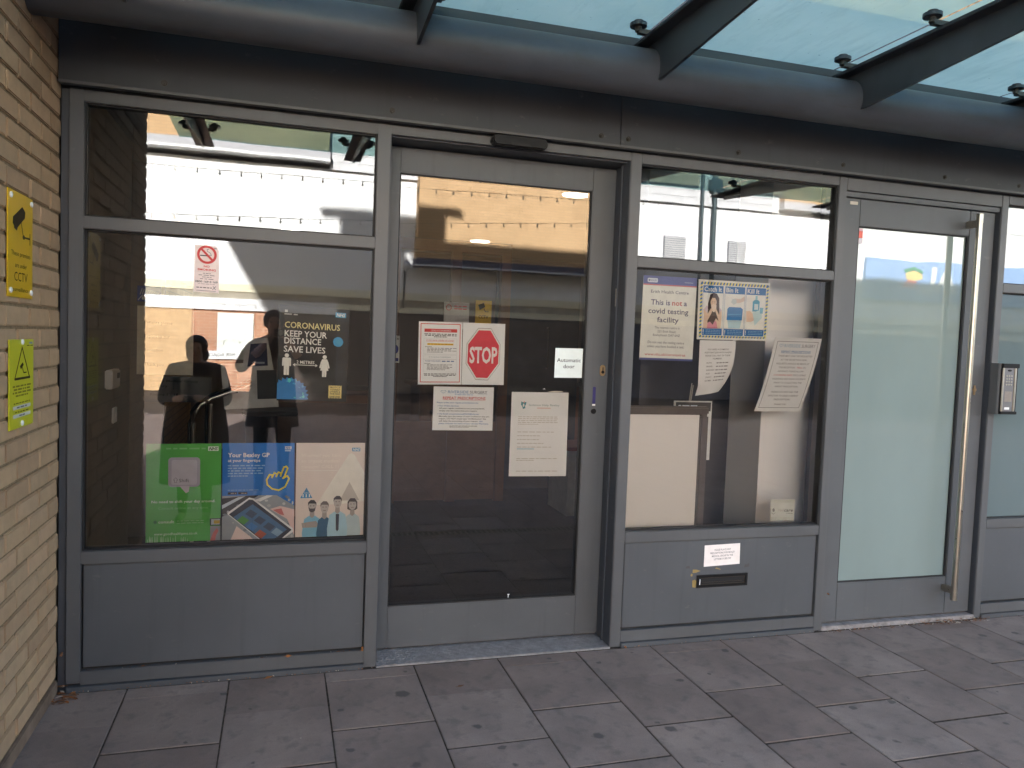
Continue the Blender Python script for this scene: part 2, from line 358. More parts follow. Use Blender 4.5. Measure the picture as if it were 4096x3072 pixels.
class Sheet:
    """a printed sheet; fractions (u right, v down) of its face map through fn(u, v, d) to the world, d outwards"""
    def __init__(s, name, label, cat, corners, y, mat, t=0.0012, fn=None, group=None, W=None, H=None, nx=1, ny=1, outline=None):
        (x0, z0), (x1, z1), (x2, z2), (x3, z3) = corners       # TL TR BR BL
        def base(u, v, d):
            x = (x0*(1-u)+x1*u)*(1-v)+(x3*(1-u)+x2*u)*v; z = (z0*(1-u)+z1*u)*(1-v)+(z3*(1-u)+z2*u)*v
            return (x, y-d, z)
        s.fn = fn or base; s.lay = {}; s.L = 0.0005; s.n = 0
        s.W = W or math.hypot(x1-x0, z1-z0); s.H = H or math.hypot(x3-x0, z3-z0)
        m = MB()
        if outline: m.prism([(u, v) for u, v in outline], 0, -t, s.fn)
        else:
            n1, n2 = nx+1, ny+1
            for d in (0, -t):
                m.add([s.fn(i/nx, j/ny, d) for j in range(n2) for i in range(n1)], [])
            k = n1*n2
            for j in range(ny):
                for i in range(nx):
                    a = j*n1+i
                    m.f += [[a, a+n1, a+n1+1, a+1], [k+a, k+a+1, k+a+n1+1, k+a+n1]]; m.mi += [0, 0]
            for a, b in [((j)*n1, (j+1)*n1) for j in range(ny)] + [(j*n1+nx, (j+1)*n1+nx) for j in range(ny)] + [(i, i+1) for i in range(nx)] + [(ny*n1+i, ny*n1+i+1) for i in range(nx)]:
                m.f.append([a, b, k+b, k+a]); m.mi.append(0)
        s.name = name
        s.o = m.build(name, mat, None, smooth=(nx*ny > 1), origin=s.fn(0.5, 1.0, -t))
        tag(s.o, label, cat, group)
    def _mb(s, mat, part, layer):
        k = (part, mat.name, layer)
        if k not in s.lay: s.lay[k] = (MB(), mat, part)
        return s.lay[k][0]
    def poly(s, pts, mat, part='picture', layer=1):
        s.n = (s.n+1) % 70; d = s.L*layer+s.n*3e-6; m = s._mb(mat, part, layer)
        k = len(pts); ar = sum(pts[i][0]*s.W*pts[(i+1) % k][1]-pts[(i+1) % k][0]*s.W*pts[i][1] for i in range(k))
        if ar > 0: pts = pts[::-1]
        m.add([s.fn(u, v, d) for u, v in pts], [list(range(len(pts)))]); return s
    def rect(s, u0, u1, v0, v1, mat, part='picture', layer=1):
        n = max(1, int((v1-v0)/0.06)) if s.fn.__name__ != 'base' else 1
        for i in range(n):
            a, b = v0+(v1-v0)*i/n, v0+(v1-v0)*(i+1)/n
            s.poly([(u0, a), (u1, a), (u1, b), (u0, b)], mat, part, layer)
        return s
    def ell(s, cu, cv, ru, rv, mat, part='picture', layer=1, n=18, a0=0, a1=2*math.pi):
        s.poly([(cu+ru*math.cos(a0+(a1-a0)*i/n), cv+rv*math.sin(a0+(a1-a0)*i/n)) for i in range(n)], mat, part, layer); return s
    def line(s, pts, w, mat, part='picture', layer=1, closed=False):
        """stroke of width w metres"""
        P = [(u*s.W, v*s.H) for u, v in pts]
        if closed: P = P+[P[0]]
        for (a, b), (c, d) in zip(P, P[1:]):
            L = math.hypot(c-a, d-b) or 1e-6; nx_, ny_ = -(d-b)/L*w/2, (c-a)/L*w/2; ex, ey = (c-a)/L*w*0.4, (d-b)/L*w*0.4
            q = [(a-ex+nx_, b-ey+ny_), (c+ex+nx_, d+ey+ny_), (c+ex-nx_, d+ey-ny_), (a-ex-nx_, b-ey-ny_)]
            s.poly([(x/s.W, yy/s.H) for x, yy in q], mat, part, layer)
        return s
    def text(s, t, u0, u1, vb, cap, mat, bold=0.0, shear=0.0, part='lettering', layer=1):
        """text fitted between u0 and u1, baseline vb, capital height cap (fractions)"""
        vs, fs = text_mesh(t, bold, shear); xa = min(p[0] for p in vs); xb = max(p[0] for p in vs); k = (u1-u0)/(xb-xa); d = s.L*layer
        s._mb(mat, part, layer).add([s.fn(u0+(x-xa)*k, vb-yy/CAPH*cap, d) for x, yy in vs], fs); return s
    def bars(s, u0, u1, v, h, mat, words=6, layer=1, part='small_print'):
        rnd = random.Random(int((v*977+u0*131+u1*71)*1000)); ws = [rnd.uniform(0.5, 1.6) for _ in range(words)]; tot = sum(ws)+0.28*(words-1); u = u0
        for w in ws:
            du = w/tot*(u1-u0); s.poly([(u, v), (u+du, v), (u+du, v+h), (u, v+h)], mat, part, layer); u += du+0.28/tot*(u1-u0)
        return s
    def nhs(s, u0, u1, v0, v1, box_, let, layer=2):
        s.rect(u0, u1, v0, v1, box_, 'logo', layer)
        s.text('NHS', u0+(u1-u0)*0.08, u1-(u1-u0)*0.05, v1-(v1-v0)*0.16, (v1-v0)*0.68, let, 0.03, 0.25, 'logo', layer+1)
    def done(s):
        for m, mat, part in s.lay.values():
            o = m.build(part, mat, s.o)
            if part == 'small_print': tag(o, kind='stuff')
        return s.o


# ================================================================== SETTING
g = MB().box(-60, 80, -60, 40, -0.5, -0.03).build('ground', M_GROUND); tag(g, kind='structure')
pv = MB().box(-9, 30, -16.4, 0.0, -0.03, -0.0028).build('pavement', M_JOINT); tag(pv, kind='structure')
SX, SY = 0.40, 0.4445
def slab_mesh(name, w, d, seed):
    rnd = random.Random(seed); m = MB().bbox(-w/2, w/2, -d/2, d/2, -0.03, 0, 0.002)
    m.v = [(x+rnd.uniform(-.0008, .0008), y+rnd.uniform(-.0008, .0008), z) for x, y, z in m.v]
    me = bpy.data.meshes.new(name); me.from_pydata(m.v, [], m.f); me.materials.append(M_SLAB)
    me.polygons.foreach_set('use_smooth', [True]*len(me.polygons)); me.set_sharp_from_angle(angle=math.radians(40)); return me
SLABS = [slab_mesh('paving_slab', SX-0.006, SY-0.0115, i) for i in range(4)]
FIRSTS = {}
def put_slab(cx, cy, d=None):
    key = None
    if d and abs(d-SY) > 0.02:
        key = round(d, 2)
        if key not in FIRSTS: FIRSTS[key] = slab_mesh('paving_slab', SX-0.006, d-0.0115, 9)
    o = bpy.data.objects.new('paving_slab', FIRSTS[key] if key else random.choice(SLABS)); COL.objects.link(o); o.parent = pv
    o.location = (cx, cy, random.uniform(-0.0008, 0.0006)); o.rotation_euler = (random.uniform(-.0012, .0012), random.uniform(-.0012, .0012), random.uniform(-.003, .003))
far = MB(); count = 0
DR0, DR1 = -2.11, -1.985                        # drain channel crossing the slabs
for i in range(-12, 40):
    x0 = 0.236+SX*i; cx = x0+SX/2
    off = -0.11 if i % 2 == 0 else -0.332
    cuts = [0.0]+[off-SY*k for k in range(0, 26)]
    for a, b in zip(cuts, cuts[1:]):
        segs = [(a, b)]
        if b < DR1 and a > DR0:
            segs = []
            if a-DR1 > 0.05: segs.append((a, DR1))
            if DR0-b > 0.05: segs.append((DR0, b))
        for a_, b_ in segs:
            if a_-b_ < 0.06: continue
            near = -1 <= i <= 15 and a_ > -4.9+0.0*i
            if near and i <= -1 and b_ < -3: near = False
            if near and count < 300:
                put_slab(cx, (a_+b_)/2-0.014*(a_ == 0.0), (a_-b_)); count += 1
            elif x0 > -6:
                far.bbox(x0+.0028, x0+SX-.0028, b_+.0028, a_-.0028, -0.03, random.uniform(-.0008, .0006), 0.002)
fo = far.build('paving_slab', M_SLAB, pv, smooth=True); tag(fo, kind='stuff')
# slotted drain
dr = thing('drain_channel', 'slotted metal drain channel sunk across the paving, mirrored in the glass door', 'drain', (2.5, -2.05, 0))
box('channel', M_RUBBER, dr, -4.5, 14, DR0, DR1, -0.08, -0.03, 0)
bars_ = MB(); xx = -4.4
while xx < 13.9: bars_.box(xx, xx+0.02, DR0+0.012, DR1-0.012, -0.02, -0.001); xx += 0.042
tag(bars_.build('grate_bar', plain('cast_iron_grate', (0.20, 0.17, 0.12, 1), 0.6, 0.4), dr), kind='stuff')
box('edge_rail', MATS['cast_iron_grate'], dr, -4.5, 14, DR1-0.012, DR1, -0.03, 0.0, 0); box('edge_rail', MATS['cast_iron_grate'], dr, -4.5, 14, DR0, DR0+0.012, -0.03, 0.0, 0)

# ================================================================== BRICK SIDE WALL
BX = -0.032; BLEN = 2.0
bw = thing('brick_wall', 'tan brick side wall at the left edge carrying two yellow warning signs', 'wall', (BX-0.1, -1.0, 0))
box('mortar', M_MORTAR, bw, BX-0.21, BX-0.0075, -BLEN+0.007, 0.02, 0.055, 3.6, 0)
bm_ = MB().bbox(-0.1, 0, -0.1195, 0.1195, -0.0325, 0.0325, 0.0035)
def brick_mesh(seed, ln=0.239):
    rnd = random.Random(seed); m = MB().bbox(-0.1, 0, -ln/2, ln/2, -0.0325, 0.0325, 0.004)
    m.v = [(x+rnd.uniform(-.0012, .0012), y+rnd.uniform(-.0012, .0012), z+rnd.uniform(-.001, .001)) for x, y, z in m.v]
    me = bpy.data.meshes.new('brick'); me.from_pydata(m.v, [], m.f); me.materials.append(M_BRICK)
    me.polygons.foreach_set('use_smooth', [True]*len(me.polygons)); me.set_sharp_from_angle(angle=math.radians(40)); return me
BM = [brick_mesh(i) for i in range(4)]; BEND = {}
rest = MB()
for k in range(0, 47):
    zc = 0.064+0.075*k+0.0375
    j0 = -0.006 if k % 2 == 0 else -0.128
    edges = [0.02, j0] if k % 2 else [j0]
    yy = j0
    while yy > -BLEN+0.01:
        yy -= 0.2505; edges.append(max(yy, -BLEN-0.0))
    for a, b in zip(edges, edges[1:]):
        if a-b < 0.03: continue
        if b > -0.95 and zc < 3.0:
            ln = a-b-0.0105
            if abs(ln-0.24) < 0.004: me = random.choice(BM)
            else:
                q = round(ln, 3)
                if q not in BEND: BEND[q] = brick_mesh(50, ln)
                me = BEND[q]
            o = bpy.data.objects.new('brick', me); COL.objects.link(o); o.parent = bw
            o.location = Vector((BX+random.uniform(-.0015, .0015), (a+b)/2, zc))-WLOC[bw]; o.rotation_euler = (random.uniform(-.004, .004), 0, random.uniform(-.006, .006))
        else: rest.bbox(BX-0.22, BX+random.uniform(-.0015, .0015), b+.005 if b > -BLEN else b, a-.005, zc-.0325, zc+.0325, 0.003)
tag(rest.build('brick', M_BRICK, bw, smooth=True), kind='stuff')
box('concrete_footing', M_KICK, bw, BX-0.21, BX+0.004, -BLEN-0.01, 0.0, -0.02, 0.055, 0.004)

# the building this wall and the entrance belong to: its unseen roofline is shaped to throw the shadow on the facade opposite
hc = thing('health_centre_building', 'unseen tan brick upper storeys above the entrance canopy, shaped for their shadow', 'building', (6, 5, 3))
M_FARBRICK = None
def far_brick(name, c1, c2, mo, sc=1.0):
    m, n, l, o = nt(name); v = geo_pos(n, l)
    sx = n.new('ShaderNodeSeparateXYZ'); l.new(v, sx.inputs[0])
    cb = n.new('ShaderNodeCombineXYZ'); l.new(math_(n, l, 'ADD', sx.outputs[0], sx.outputs[1]), cb.inputs[0]); l.new(sx.outputs[2], cb.inputs[1])
    b = n.new('ShaderNodeTexBrick'); b.inputs['Color1'].default_value = c1; b.inputs['Color2'].default_value = c2; b.inputs['Mortar'].default_value = mo
    b.inputs['Scale'].default_value = 1.0; b.inputs['Brick Width'].default_value = 0.25*sc; b.inputs['Row Height'].default_value = 0.075*sc; b.inputs['Mortar Size'].default_value = 0.008*sc
    l.new(cb.outputs[0], b.inputs['Vector'])
    a = noise(n, l, v, 0.7, 6, 0.6)
    c = mix(n, l, 0.6, b.outputs['Color'], ramp(n, l, a, [(0.25, (0.8, 0.8, 0.8)), (0.75, (1.15, 1.15, 1.15))]), 'MULTIPLY')
    pbsdf(n, l, o, c, 0.85, 0, 0.2); return m
M_TANFAR = far_brick('far_tan_brick', (0.52, 0.34, 0.18, 1), (0.44, 0.28, 0.145, 1), (0.32, 0.23, 0.14, 1))
M_REDFAR = far_brick('far_red_brown_brick', (0.40, 0.19, 0.11, 1), (0.33, 0.15, 0.09, 1), (0.42, 0.33, 0.24, 1))
H1 = 3.9+17.0*SUN_B; H2 = 3.9+15.0*SUN_B
hb = MB().box(BX-0.3, 30, 0.12, 9, 3.2, H1).box(-1.9, BX-0.03, -1.98, 9.0, 3.61, H2-0.2).box(-1.9, BX-0.215, -1.98, 9.0, -0.02, 3.61); hb.build('wall', M_TANFAR, hc)
box('fascia_back', M_FASCIA, hc, BX, 12, 0.005, 0.12, 2.975, 3.3, 0)
rf = box('roof_shadow_block', M_TANFAR, hc, -2.25, 0.53, 0.2, 0.34, H1, H1+0.76, 0)  # unseen block, kept thin to shape the stepped shadow opposite
box('shadow_block_cap', M_FASCIA, hc, -2.73, 0.98, 0.14, 0.4, H1+0.76, H1+0.91, 0)  # unseen cap over the block, sized for its overhang in the shadow
MB().box(-4.4, BX-0.02, -2.0, 9.0, H2-0.2, H2).build('roof', M_FASCIA, hc); MB().box(BX-0.35, 30.05, 0.1, 9.05, H1-0.02, H1+0.02).build('roof', M_FASCIA, hc)  # unseen wing slab overhangs to throw the diagonal shadow edge opposite

# ================================================================== SHOPFRONT SCREEN
ss = thing('shopfront_screen', 'grey aluminium shopfront screen framing the windows, panels and doors', 'shopfront', (2.4, 0.05, 0))
FT = 2.438
def mull(x0, x1, z0=0.0, z1=FT, y1=0.11): return box('mullion', M_FRAME, ss, x0, x1, 0.0, y1, z0, z1, 0.0025)
mull(0.0, 0.0525, 0.03); mull(1.208, 1.2645); mull(2.422, 2.4785, 0, FT, 0.2); mull(3.62, 3.67); mull(4.719, 4.768); mull(5.95, 6.0)
def rail(x0, x1, z0, z1, y0=0.0015, y1=0.1, mat=None): return box('rail', mat or M_FRAME, ss, x0, x1, y0, y1, z0, z1, 0.0025)
for x0, x1, bay in ((0.0525, 1.208, 0), (2.4785, 3.62, 1), (4.768, 5.95, 2)):
    rail(x0, x1, 2.391, FT); rail(x0, x1, 1.893, 1.942); rail(x0, x1, 0.527, 0.58); rail(x0, x1, 0.022, 0.079)
    # recessed infill panel with a shadow gap, and rubber gaskets round the glass
    box('infill_panel', M_PANEL, ss, x0+0.008, x1-0.006, 0.012, 0.03, 0.091, 0.523, 0.003)
    box('panel_backing', M_RUBBER, ss, x0, x1, 0.034, 0.05, 0.079, 0.527, 0)
    fm = M_FROST2 if bay == 2 else None
    pane('glass_pane', ss, x0+0.006, x1-0.006, 1.948, 2.386, 0.035, mat=fm); pane('glass_pane', ss, x0+0.006, x1-0.006, 0.586, 1.888, 0.035, mat=fm)
    gk = MB()
    for z0, z1 in ((1.942, 2.391), (0.58, 1.893)):
        gk.box(x0, x0+0.007, 0.02, 0.06, z0, z1).box(x1-0.007, x1, 0.02, 0.06, z0, z1).box(x0+0.007, x1-0.007, 0.021, 0.06, z1-0.007, z1).box(x0+0.007, x1-0.007, 0.021, 0.06, z0, z0+0.007)
    gk.build('gasket', M_RUBBER, ss)
    # sill foot standing forward on the paving
    box('plinth', M_PANEL, ss, x0-0.05 if bay == 0 else x0, x1, -0.012, 0.06, -0.02, 0.019, 0.003)
rail(1.2645, 2.422, 2.398, FT, 0.0015, 0.2)                 # door head
rail(3.67, 4.719, 2.372, FT); rail(3.67, 4.719, 2.342, 2.368, 0.012, 0.1, M_DOORF)
# dark returns of the recessed automatic door
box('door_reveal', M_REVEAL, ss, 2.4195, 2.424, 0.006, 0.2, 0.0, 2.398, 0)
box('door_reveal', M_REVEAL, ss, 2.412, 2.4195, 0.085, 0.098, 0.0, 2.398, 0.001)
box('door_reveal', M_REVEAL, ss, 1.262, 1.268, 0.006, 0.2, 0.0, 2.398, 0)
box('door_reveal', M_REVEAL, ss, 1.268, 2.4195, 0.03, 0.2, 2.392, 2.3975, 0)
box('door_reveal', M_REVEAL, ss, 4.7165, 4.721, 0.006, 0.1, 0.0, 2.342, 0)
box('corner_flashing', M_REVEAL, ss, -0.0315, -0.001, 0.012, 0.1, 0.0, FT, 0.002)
# strike plate in the reveal
box('strike_plate', M_STAIN, ss, 2.4165, 2.4195, 0.088-0.012+0.01, 0.098, 1.70, 1.788, 0.0008) if False else box('strike_plate', M_STAIN, ss, 2.4105, 2.412, 0.087, 0.0965, 1.70, 1.788, 0)

# ---- threshold plate
th = thing('threshold_plate', 'worn chequer plate threshold strip under the automatic door', 'threshold', (1.84, 0.07, 0))
box('base_plate', M_PLATE, th, 1.2655, 2.4215, -0.008, 0.2, -0.015, 0.006, 0.001)
lz = MB(); k = 0
for ix in range(46):
    for iy in range(7):
        cx = 1.278+ix*0.025; cy = 0.006+iy*0.025; a = math.radians(45 if (ix+iy) % 2 else -45); c_, s_ = math.cos(a), math.sin(a)
        if cx > 2.412: continue
        pts = [(-0.013, 0), (-0.006, 0.0035), (0.006, 0.0035), (0.013, 0), (0.006, -0.0035), (-0.006, -0.0035)]
        lz.prism([(cx+u*c_-v*s_, cy+u*s_+v*c_) for u, v in pts], 0.0055, 0.0078, lambda u, v, d: (u, v, d))
tag(lz.build('tread_lozenge', M_PLATE, th), kind='stuff')
th2 = thing('door_threshold', 'pale scuffed metal threshold strip under the frosted glass door', 'threshold', (4.2, 0.03, 0))
box('strip', plain('scuffed_pale_metal', (0.26, 0.24, 0.235, 1), 0.7, 0.0, 0.35, 30), th2, 3.67, 4.719, -0.004, 0.075, -0.01, 0.02, 0.003)

# ---- automatic sliding door
sl = thing('automatic_door', 'grey framed automatic glass door covered with paper notices', 'door', (1.84, 0.18, 0.015))
DY = 0.162
box('stile', M_DOORF, sl, 1.2705, 1.333, DY, DY+0.05, 0.016, 2.385, 0.003); box('stile', M_DOORF, sl, 2.293, 2.4185, DY, DY+0.05, 0.016, 2.385, 0.003)
box('rail', M_DOORF, sl, 1.333, 2.293, DY+0.001, DY+0.05, 2.268, 2.385, 0.003); box('rail', M_DOORF, sl, 1.333, 2.293, DY+0.001, DY+0.05, 0.016, 0.218, 0.003)
pane('glass_pane', sl, 1.334, 2.292, 0.219, 2.267, DY+0.014)
gk = MB().box(1.333, 1.3385, DY+0.004, DY+0.05, 0.218, 2.268).box(2.2865, 2.293, DY+0.004, DY+0.05, 0.218, 2.268).box(1.3385, 2.2865, DY+0.005, DY+0.05, 0.218, 0.2235).box(1.3385, 2.2865, DY+0.005, DY+0.05, 2.2625, 2.268)
gk.build('gasket', M_RUBBER, sl)
def yfn(y): return lambda u, v, d: (u, y-d, v)
lk = MB(); lk.prism([(2.387+0.014*math.cos(a), 1.39+0.014*math.sin(a)) for a in [math.pi*i/8 for i in range(9)]]+[(2.387+0.014*math.cos(a), 1.362+0.014*math.sin(a)) for a in [math.pi+math.pi*i/8 for i in range(9)]], 0, 0.006, yfn(DY))
lko = lk.build('lock_escutcheon', plain('aged_brass', (0.36, 0.25, 0.14, 1), 0.35, 0.9), sl)
MB().cyl((2.387, DY-0.006, 1.368), (2.387, DY-0.009, 1.368), 0.008).box(2.385, 2.389, DY-0.009, DY-0.006, 1.37, 1.392).build('key_slot', M_BLACK, lko)
bt = box('blue_sticker', plain('navy_sticker', (0.035, 0.03, 0.13, 1), 0.4), sl, 2.3395, 2.3555, DY-0.0015, DY+0.001, 1.205, 1.292, 0)
box('sticker_tab', M_PAPER2, bt, 2.3395, 2.3555, DY-0.0018, DY-0.0001, 1.196, 1.2045, 0)
MB().cyl((2.347, DY+0.001, 1.168), (2.347, DY-0.006, 1.168), 0.0135).build('push_button', M_BLACK, sl, smooth=True)
MB().prism([(1.93, 0.243), (1.944, 0.243), (1.944, 0.239), (1.939, 0.238), (1.938, 0.22), (1.935, 0.22), (1.935, 0.238)], 0, 0.0006, yfn(DY+0.013)).build('paint_chip', M_PAPER2, sl)

# ---- hinged frosted door
hd = thing('frosted_door', 'grey framed frosted glass door with a tall steel pull handle', 'door', (4.2, 0.05, 0.02))
HY = 0.03
box('stile', M_DOORF, hd, 3.688, 3.783, HY, HY+0.05, 0.031, 2.338, 0.003); box('stile', M_DOORF, hd, 4.53, 4.708, HY, HY+0.05, 0.031, 2.338, 0.003)
box('rail', M_DOORF, hd, 3.783, 4.53, HY+0.001, HY+0.05, 2.197, 2.338, 0.003); box('rail', M_DOORF, hd, 3.783, 4.53, HY+0.001, HY+0.05, 0.031, 0.246, 0.003)
m = MB().box(3.79, 4.522, HY+0.017, HY+0.025, 0.253, 2.19); m.build('glass_pane', M_FROST, hd)
MB().box(3.783, 3.79, HY+0.006, HY+0.05, 0.246, 2.197).box(4.522, 4.53, HY+0.006, HY+0.05, 0.246, 2.197).box(3.79, 4.522, HY+0.007, HY+0.05, 0.246, 0.253).box(3.79, 4.522, HY+0.007, HY+0.05, 2.19, 2.197).build('gasket', M_RUBBER, hd)
hn = MB().cyl((4.512, -0.05, 0.16), (4.512, -0.05, 2.283), 0.0165, 20).build('handle', M_STAIN, hd, smooth=True)
for z in (0.187, 2.256): box('handle_bracket', M_STAIN, hn, 4.499, 4.525, -0.06, HY+0.001, z-0.019, z+0.019, 0.004)
for z in (0.16, 2.283): MB().cyl((4.512, -0.05, z-0.024), (4.512, -0.05, z+0.024), 0.0185, 20).build('handle_collar', M_STAIN, hn, smooth=True)
MB().cyl((4.64, HY, 1.33), (4.64, HY-0.006, 1.33), 0.012).box(4.633, 4.647, HY-0.004, HY, 1.30, 1.355).build('lock_cylinder', MATS['aged_brass'], hd, smooth=True)
box('label_plate', plain('cream_plastic_label', (0.55, 0.5, 0.42, 1), 0.5), hd, 3.715, 3.765, HY-0.003, HY, 2.305, 2.322, 0.001)
st = box('sticker', ink(228, 120, 110), hd, 3.7905, 3.822, HY+0.0152, HY+0.0168, 2.135, 2.172, 0)
box('sticker', ink(200, 195, 205), hd, 3.7905, 3.822, HY+0.0152, HY+0.0168, 2.105, 2.134, 0); box('sticker', ink(205, 170, 180), hd, 3.7905, 3.822, HY+0.0150, HY+0.0168, 2.1725, 2.186, 0)

# ---- intercom on the mullion
ic = thing('intercom_panel', 'silver door entry keypad with speaker grille beside the frosted door', 'intercom', (4.79, -0.03, 1.2))
box('housing', M_FRAME, ic, 4.712, 4.79, -0.058, -0.002, 1.199, 1.487, 0.003); box('backplate', M_BLACK, ic, 4.728, 4.848, -0.064, -0.0585, 1.199, 1.487, 0.002)
box('side_trim', M_STAIN, ic, 4.730, 4.744, -0.072, -0.0645, 1.216, 1.462, 0.002); box('side_trim', M_STAIN, ic, 4.818, 4.832, -0.072, -0.0645, 1.216, 1.462, 0.002)
fp = box('face_plate', plain('dark_grey_faceplate', (0.16, 0.16, 0.17, 1), 0.4), ic, 4.7445, 4.8175, -0.0675, -0.0645, 1.216, 1.462, 0.001)
for r in range(4):
    for c_ in range(3): MB().cyl((4.764+0.017*c_, -0.0674, 1.417-0.0165*r), (4.764+0.017*c_, -0.0705, 1.417-0.0165*r), 0.0052, 12).build('key_button', M_STAIN, fp, smooth=True)
sp_ = MB()
for r in range(13): sp_.box(4.756, 4.807, -0.069, -0.0674, 1.272+0.0045*r, 1.2745+0.0045*r)
sp_.build('speaker_grille', plain('tan_grille', (0.33, 0.27, 0.22, 1), 0.5), fp)
box('name_card', M_PAPER, fp, 4.76, 4.795, -0.069, -0.0674, 1.226, 1.239, 0); MB().ball((4.783, -0.066, 1.448), (0.018, 0.004, 0.006)).build('badge', M_BLACK, fp, smooth=True)
box('top_cap', M_BLACK, ic, 4.729, 4.847, -0.074, -0.0642, 1.4625, 1.487, 0.002); box('bottom_cap', M_BLACK, ic, 4.729, 4.847, -0.074, -0.0642, 1.199, 1.2155, 0.002)

# ---- letter box
lb = thing('letter_plate', 'black letter plate slot in the grey panel with tape scraps around it', 'letter box', (3.046, 0.01, 0.274))
PY = 0.012
def frame_prism(mbd, x0, x1, z0, z1, w, y, d):
    mbd.box(x0, x1, y-d, y, z1-w, z1).box(x0, x1, y-d, y, z0, z0+w).box(x0, x0+w, y-d, y, z0+w, z1-w).box(x1-w, x1, y-d, y, z0+w, z1-w); return mbd
frame_prism(MB(), 2.898, 3.196, 0.274, 0.3395, 0.013, PY+0.001, 0.008).build('frame', M_BLACK, lb)
frame_prism(MB(), 2.911, 3.183, 0.287, 0.3265, 0.004, PY, 0.004).build('inner_lip', plain('dull_bronze_lip', (0.06, 0.05, 0.04, 1), 0.3, 0.6), lb)
box('flap', M_RUBBER, lb, 2.915, 3.179, PY-0.0015, PY+0.0005, 0.291, 0.3225, 0); box('slot_bar', MATS['dull_bronze_lip'], lb, 2.93, 3.165, PY-0.004, PY-0.0012, 0.2985, 0.3015, 0)
MB().prism([(2.913, 0.29), (2.917, 0.289), (2.918, 0.318), (2.914, 0.318)], 0, 0.0065, yfn(PY)).build('bright_edge', M_PAPER, lb)
tp = plain('old_yellow_tape', (0.33, 0.24, 0.085, 1), 0.5)
for P in ([(2.874, 0.352), (2.893, 0.353), (2.919, 0.361), (2.896, 0.369), (2.874, 0.37)], [(2.862, 0.337), (2.872, 0.334), (2.875, 0.345), (2.866, 0.35)], [(2.876, 0.278), (2.894, 0.274), (2.8975, 0.309), (2.888, 0.317), (2.874, 0.312)], [(3.002, 0.371), (3.035, 0.362), (3.036, 0.366), (3.012, 0.374)]):
    MB().prism(P, 0, 0.0006, yfn(PY)).build('tape_scrap', tp, lb)
for P in ([(3.175, 0.367), (3.207, 0.372), (3.203, 0.391), (3.193, 0.383), (3.18, 0.384)], [(2.832, 0.378), (2.858, 0.378), (2.852, 0.392), (2.834, 0.389)]):
    MB().prism(P, 0, 0.0006, yfn(PY)).build('tape_scrap', plain('grey_tape', (0.075, 0.07, 0.07, 1), 0.5), lb)

# ---- door sensor
sn = thing('door_sensor', 'black rounded motion sensor above the automatic door', 'sensor', (1.847, -0.02, 2.392))
def pill(m, x0, x1, z0, z1, y0, y1, n=8, squash=1.0):
    r = (z1-z0)/2; zc = (z0+z1)/2
    pts = [(x1-r*squash+r*squash*math.cos(a), zc+r*math.sin(a)) for a in [-math.pi/2+math.pi*i/n for i in range(n+1)]]+[(x0+r*squash+r*squash*math.cos(a), zc+r*math.sin(a)) for a in [math.pi/2+math.pi*i/n for i in range(n+1)]]
    return m.prism(pts, 0, y1-y0, yfn(y1))
pill(MB(), 1.716, 1.982, 2.392, 2.441, -0.035, 0.001).build('housing', M_BLACK, sn, smooth=True)
pill(MB(), 1.722, 1.976, 2.396, 2.437, -0.05, -0.035).build('cover', plain('dark_sensor_cover', (0.014, 0.014, 0.015, 1), 0.45, 0, 0.1, 14, 0.2), sn, smooth=True)
pill(MB(), 1.80, 1.895, 2.395, 2.408, -0.053, -0.05).build('lens', M_RUBBER, sn, smooth=True)

# ---- fascia above the screen
fa = thing('fascia', 'long grey sheet metal fascia with bolt heads above the shopfront', 'fascia', (2.4, -0.03, 2.44))
JX = 2.337
box('fascia_panel', M_FASCIA, fa, BX+0.004, JX-0.0015, -0.05, 0.004, 2.452, 2.97, 0.002); box('fascia_panel', M_FASCIA, fa, JX+0.0015, 9.0, -0.05, 0.004, 2.452, 2.97, 0.002)
box('drip_lip', M_FRAME, fa, BX+0.004, 9.0, -0.058, -0.02, 2.4405, 2.4515, 0.002); box('soffit', M_RUBBER, fa, BX+0.004, 9.0, -0.0195, 0.0, 2.4415, 2.4515, 0)
for x in (0.35, 1.26, 2.239, 2.378, 2.974, 3.594, 4.253, 4.773, 5.4):
    b_ = MB().cyl((x, -0.05, 2.484), (x, -0.0525, 2.484), 0.0125, 14).cyl((x, -0.0525, 2.484), (x, -0.058, 2.484), 0.0075, 6).build('bolt', M_BOLT, fa)

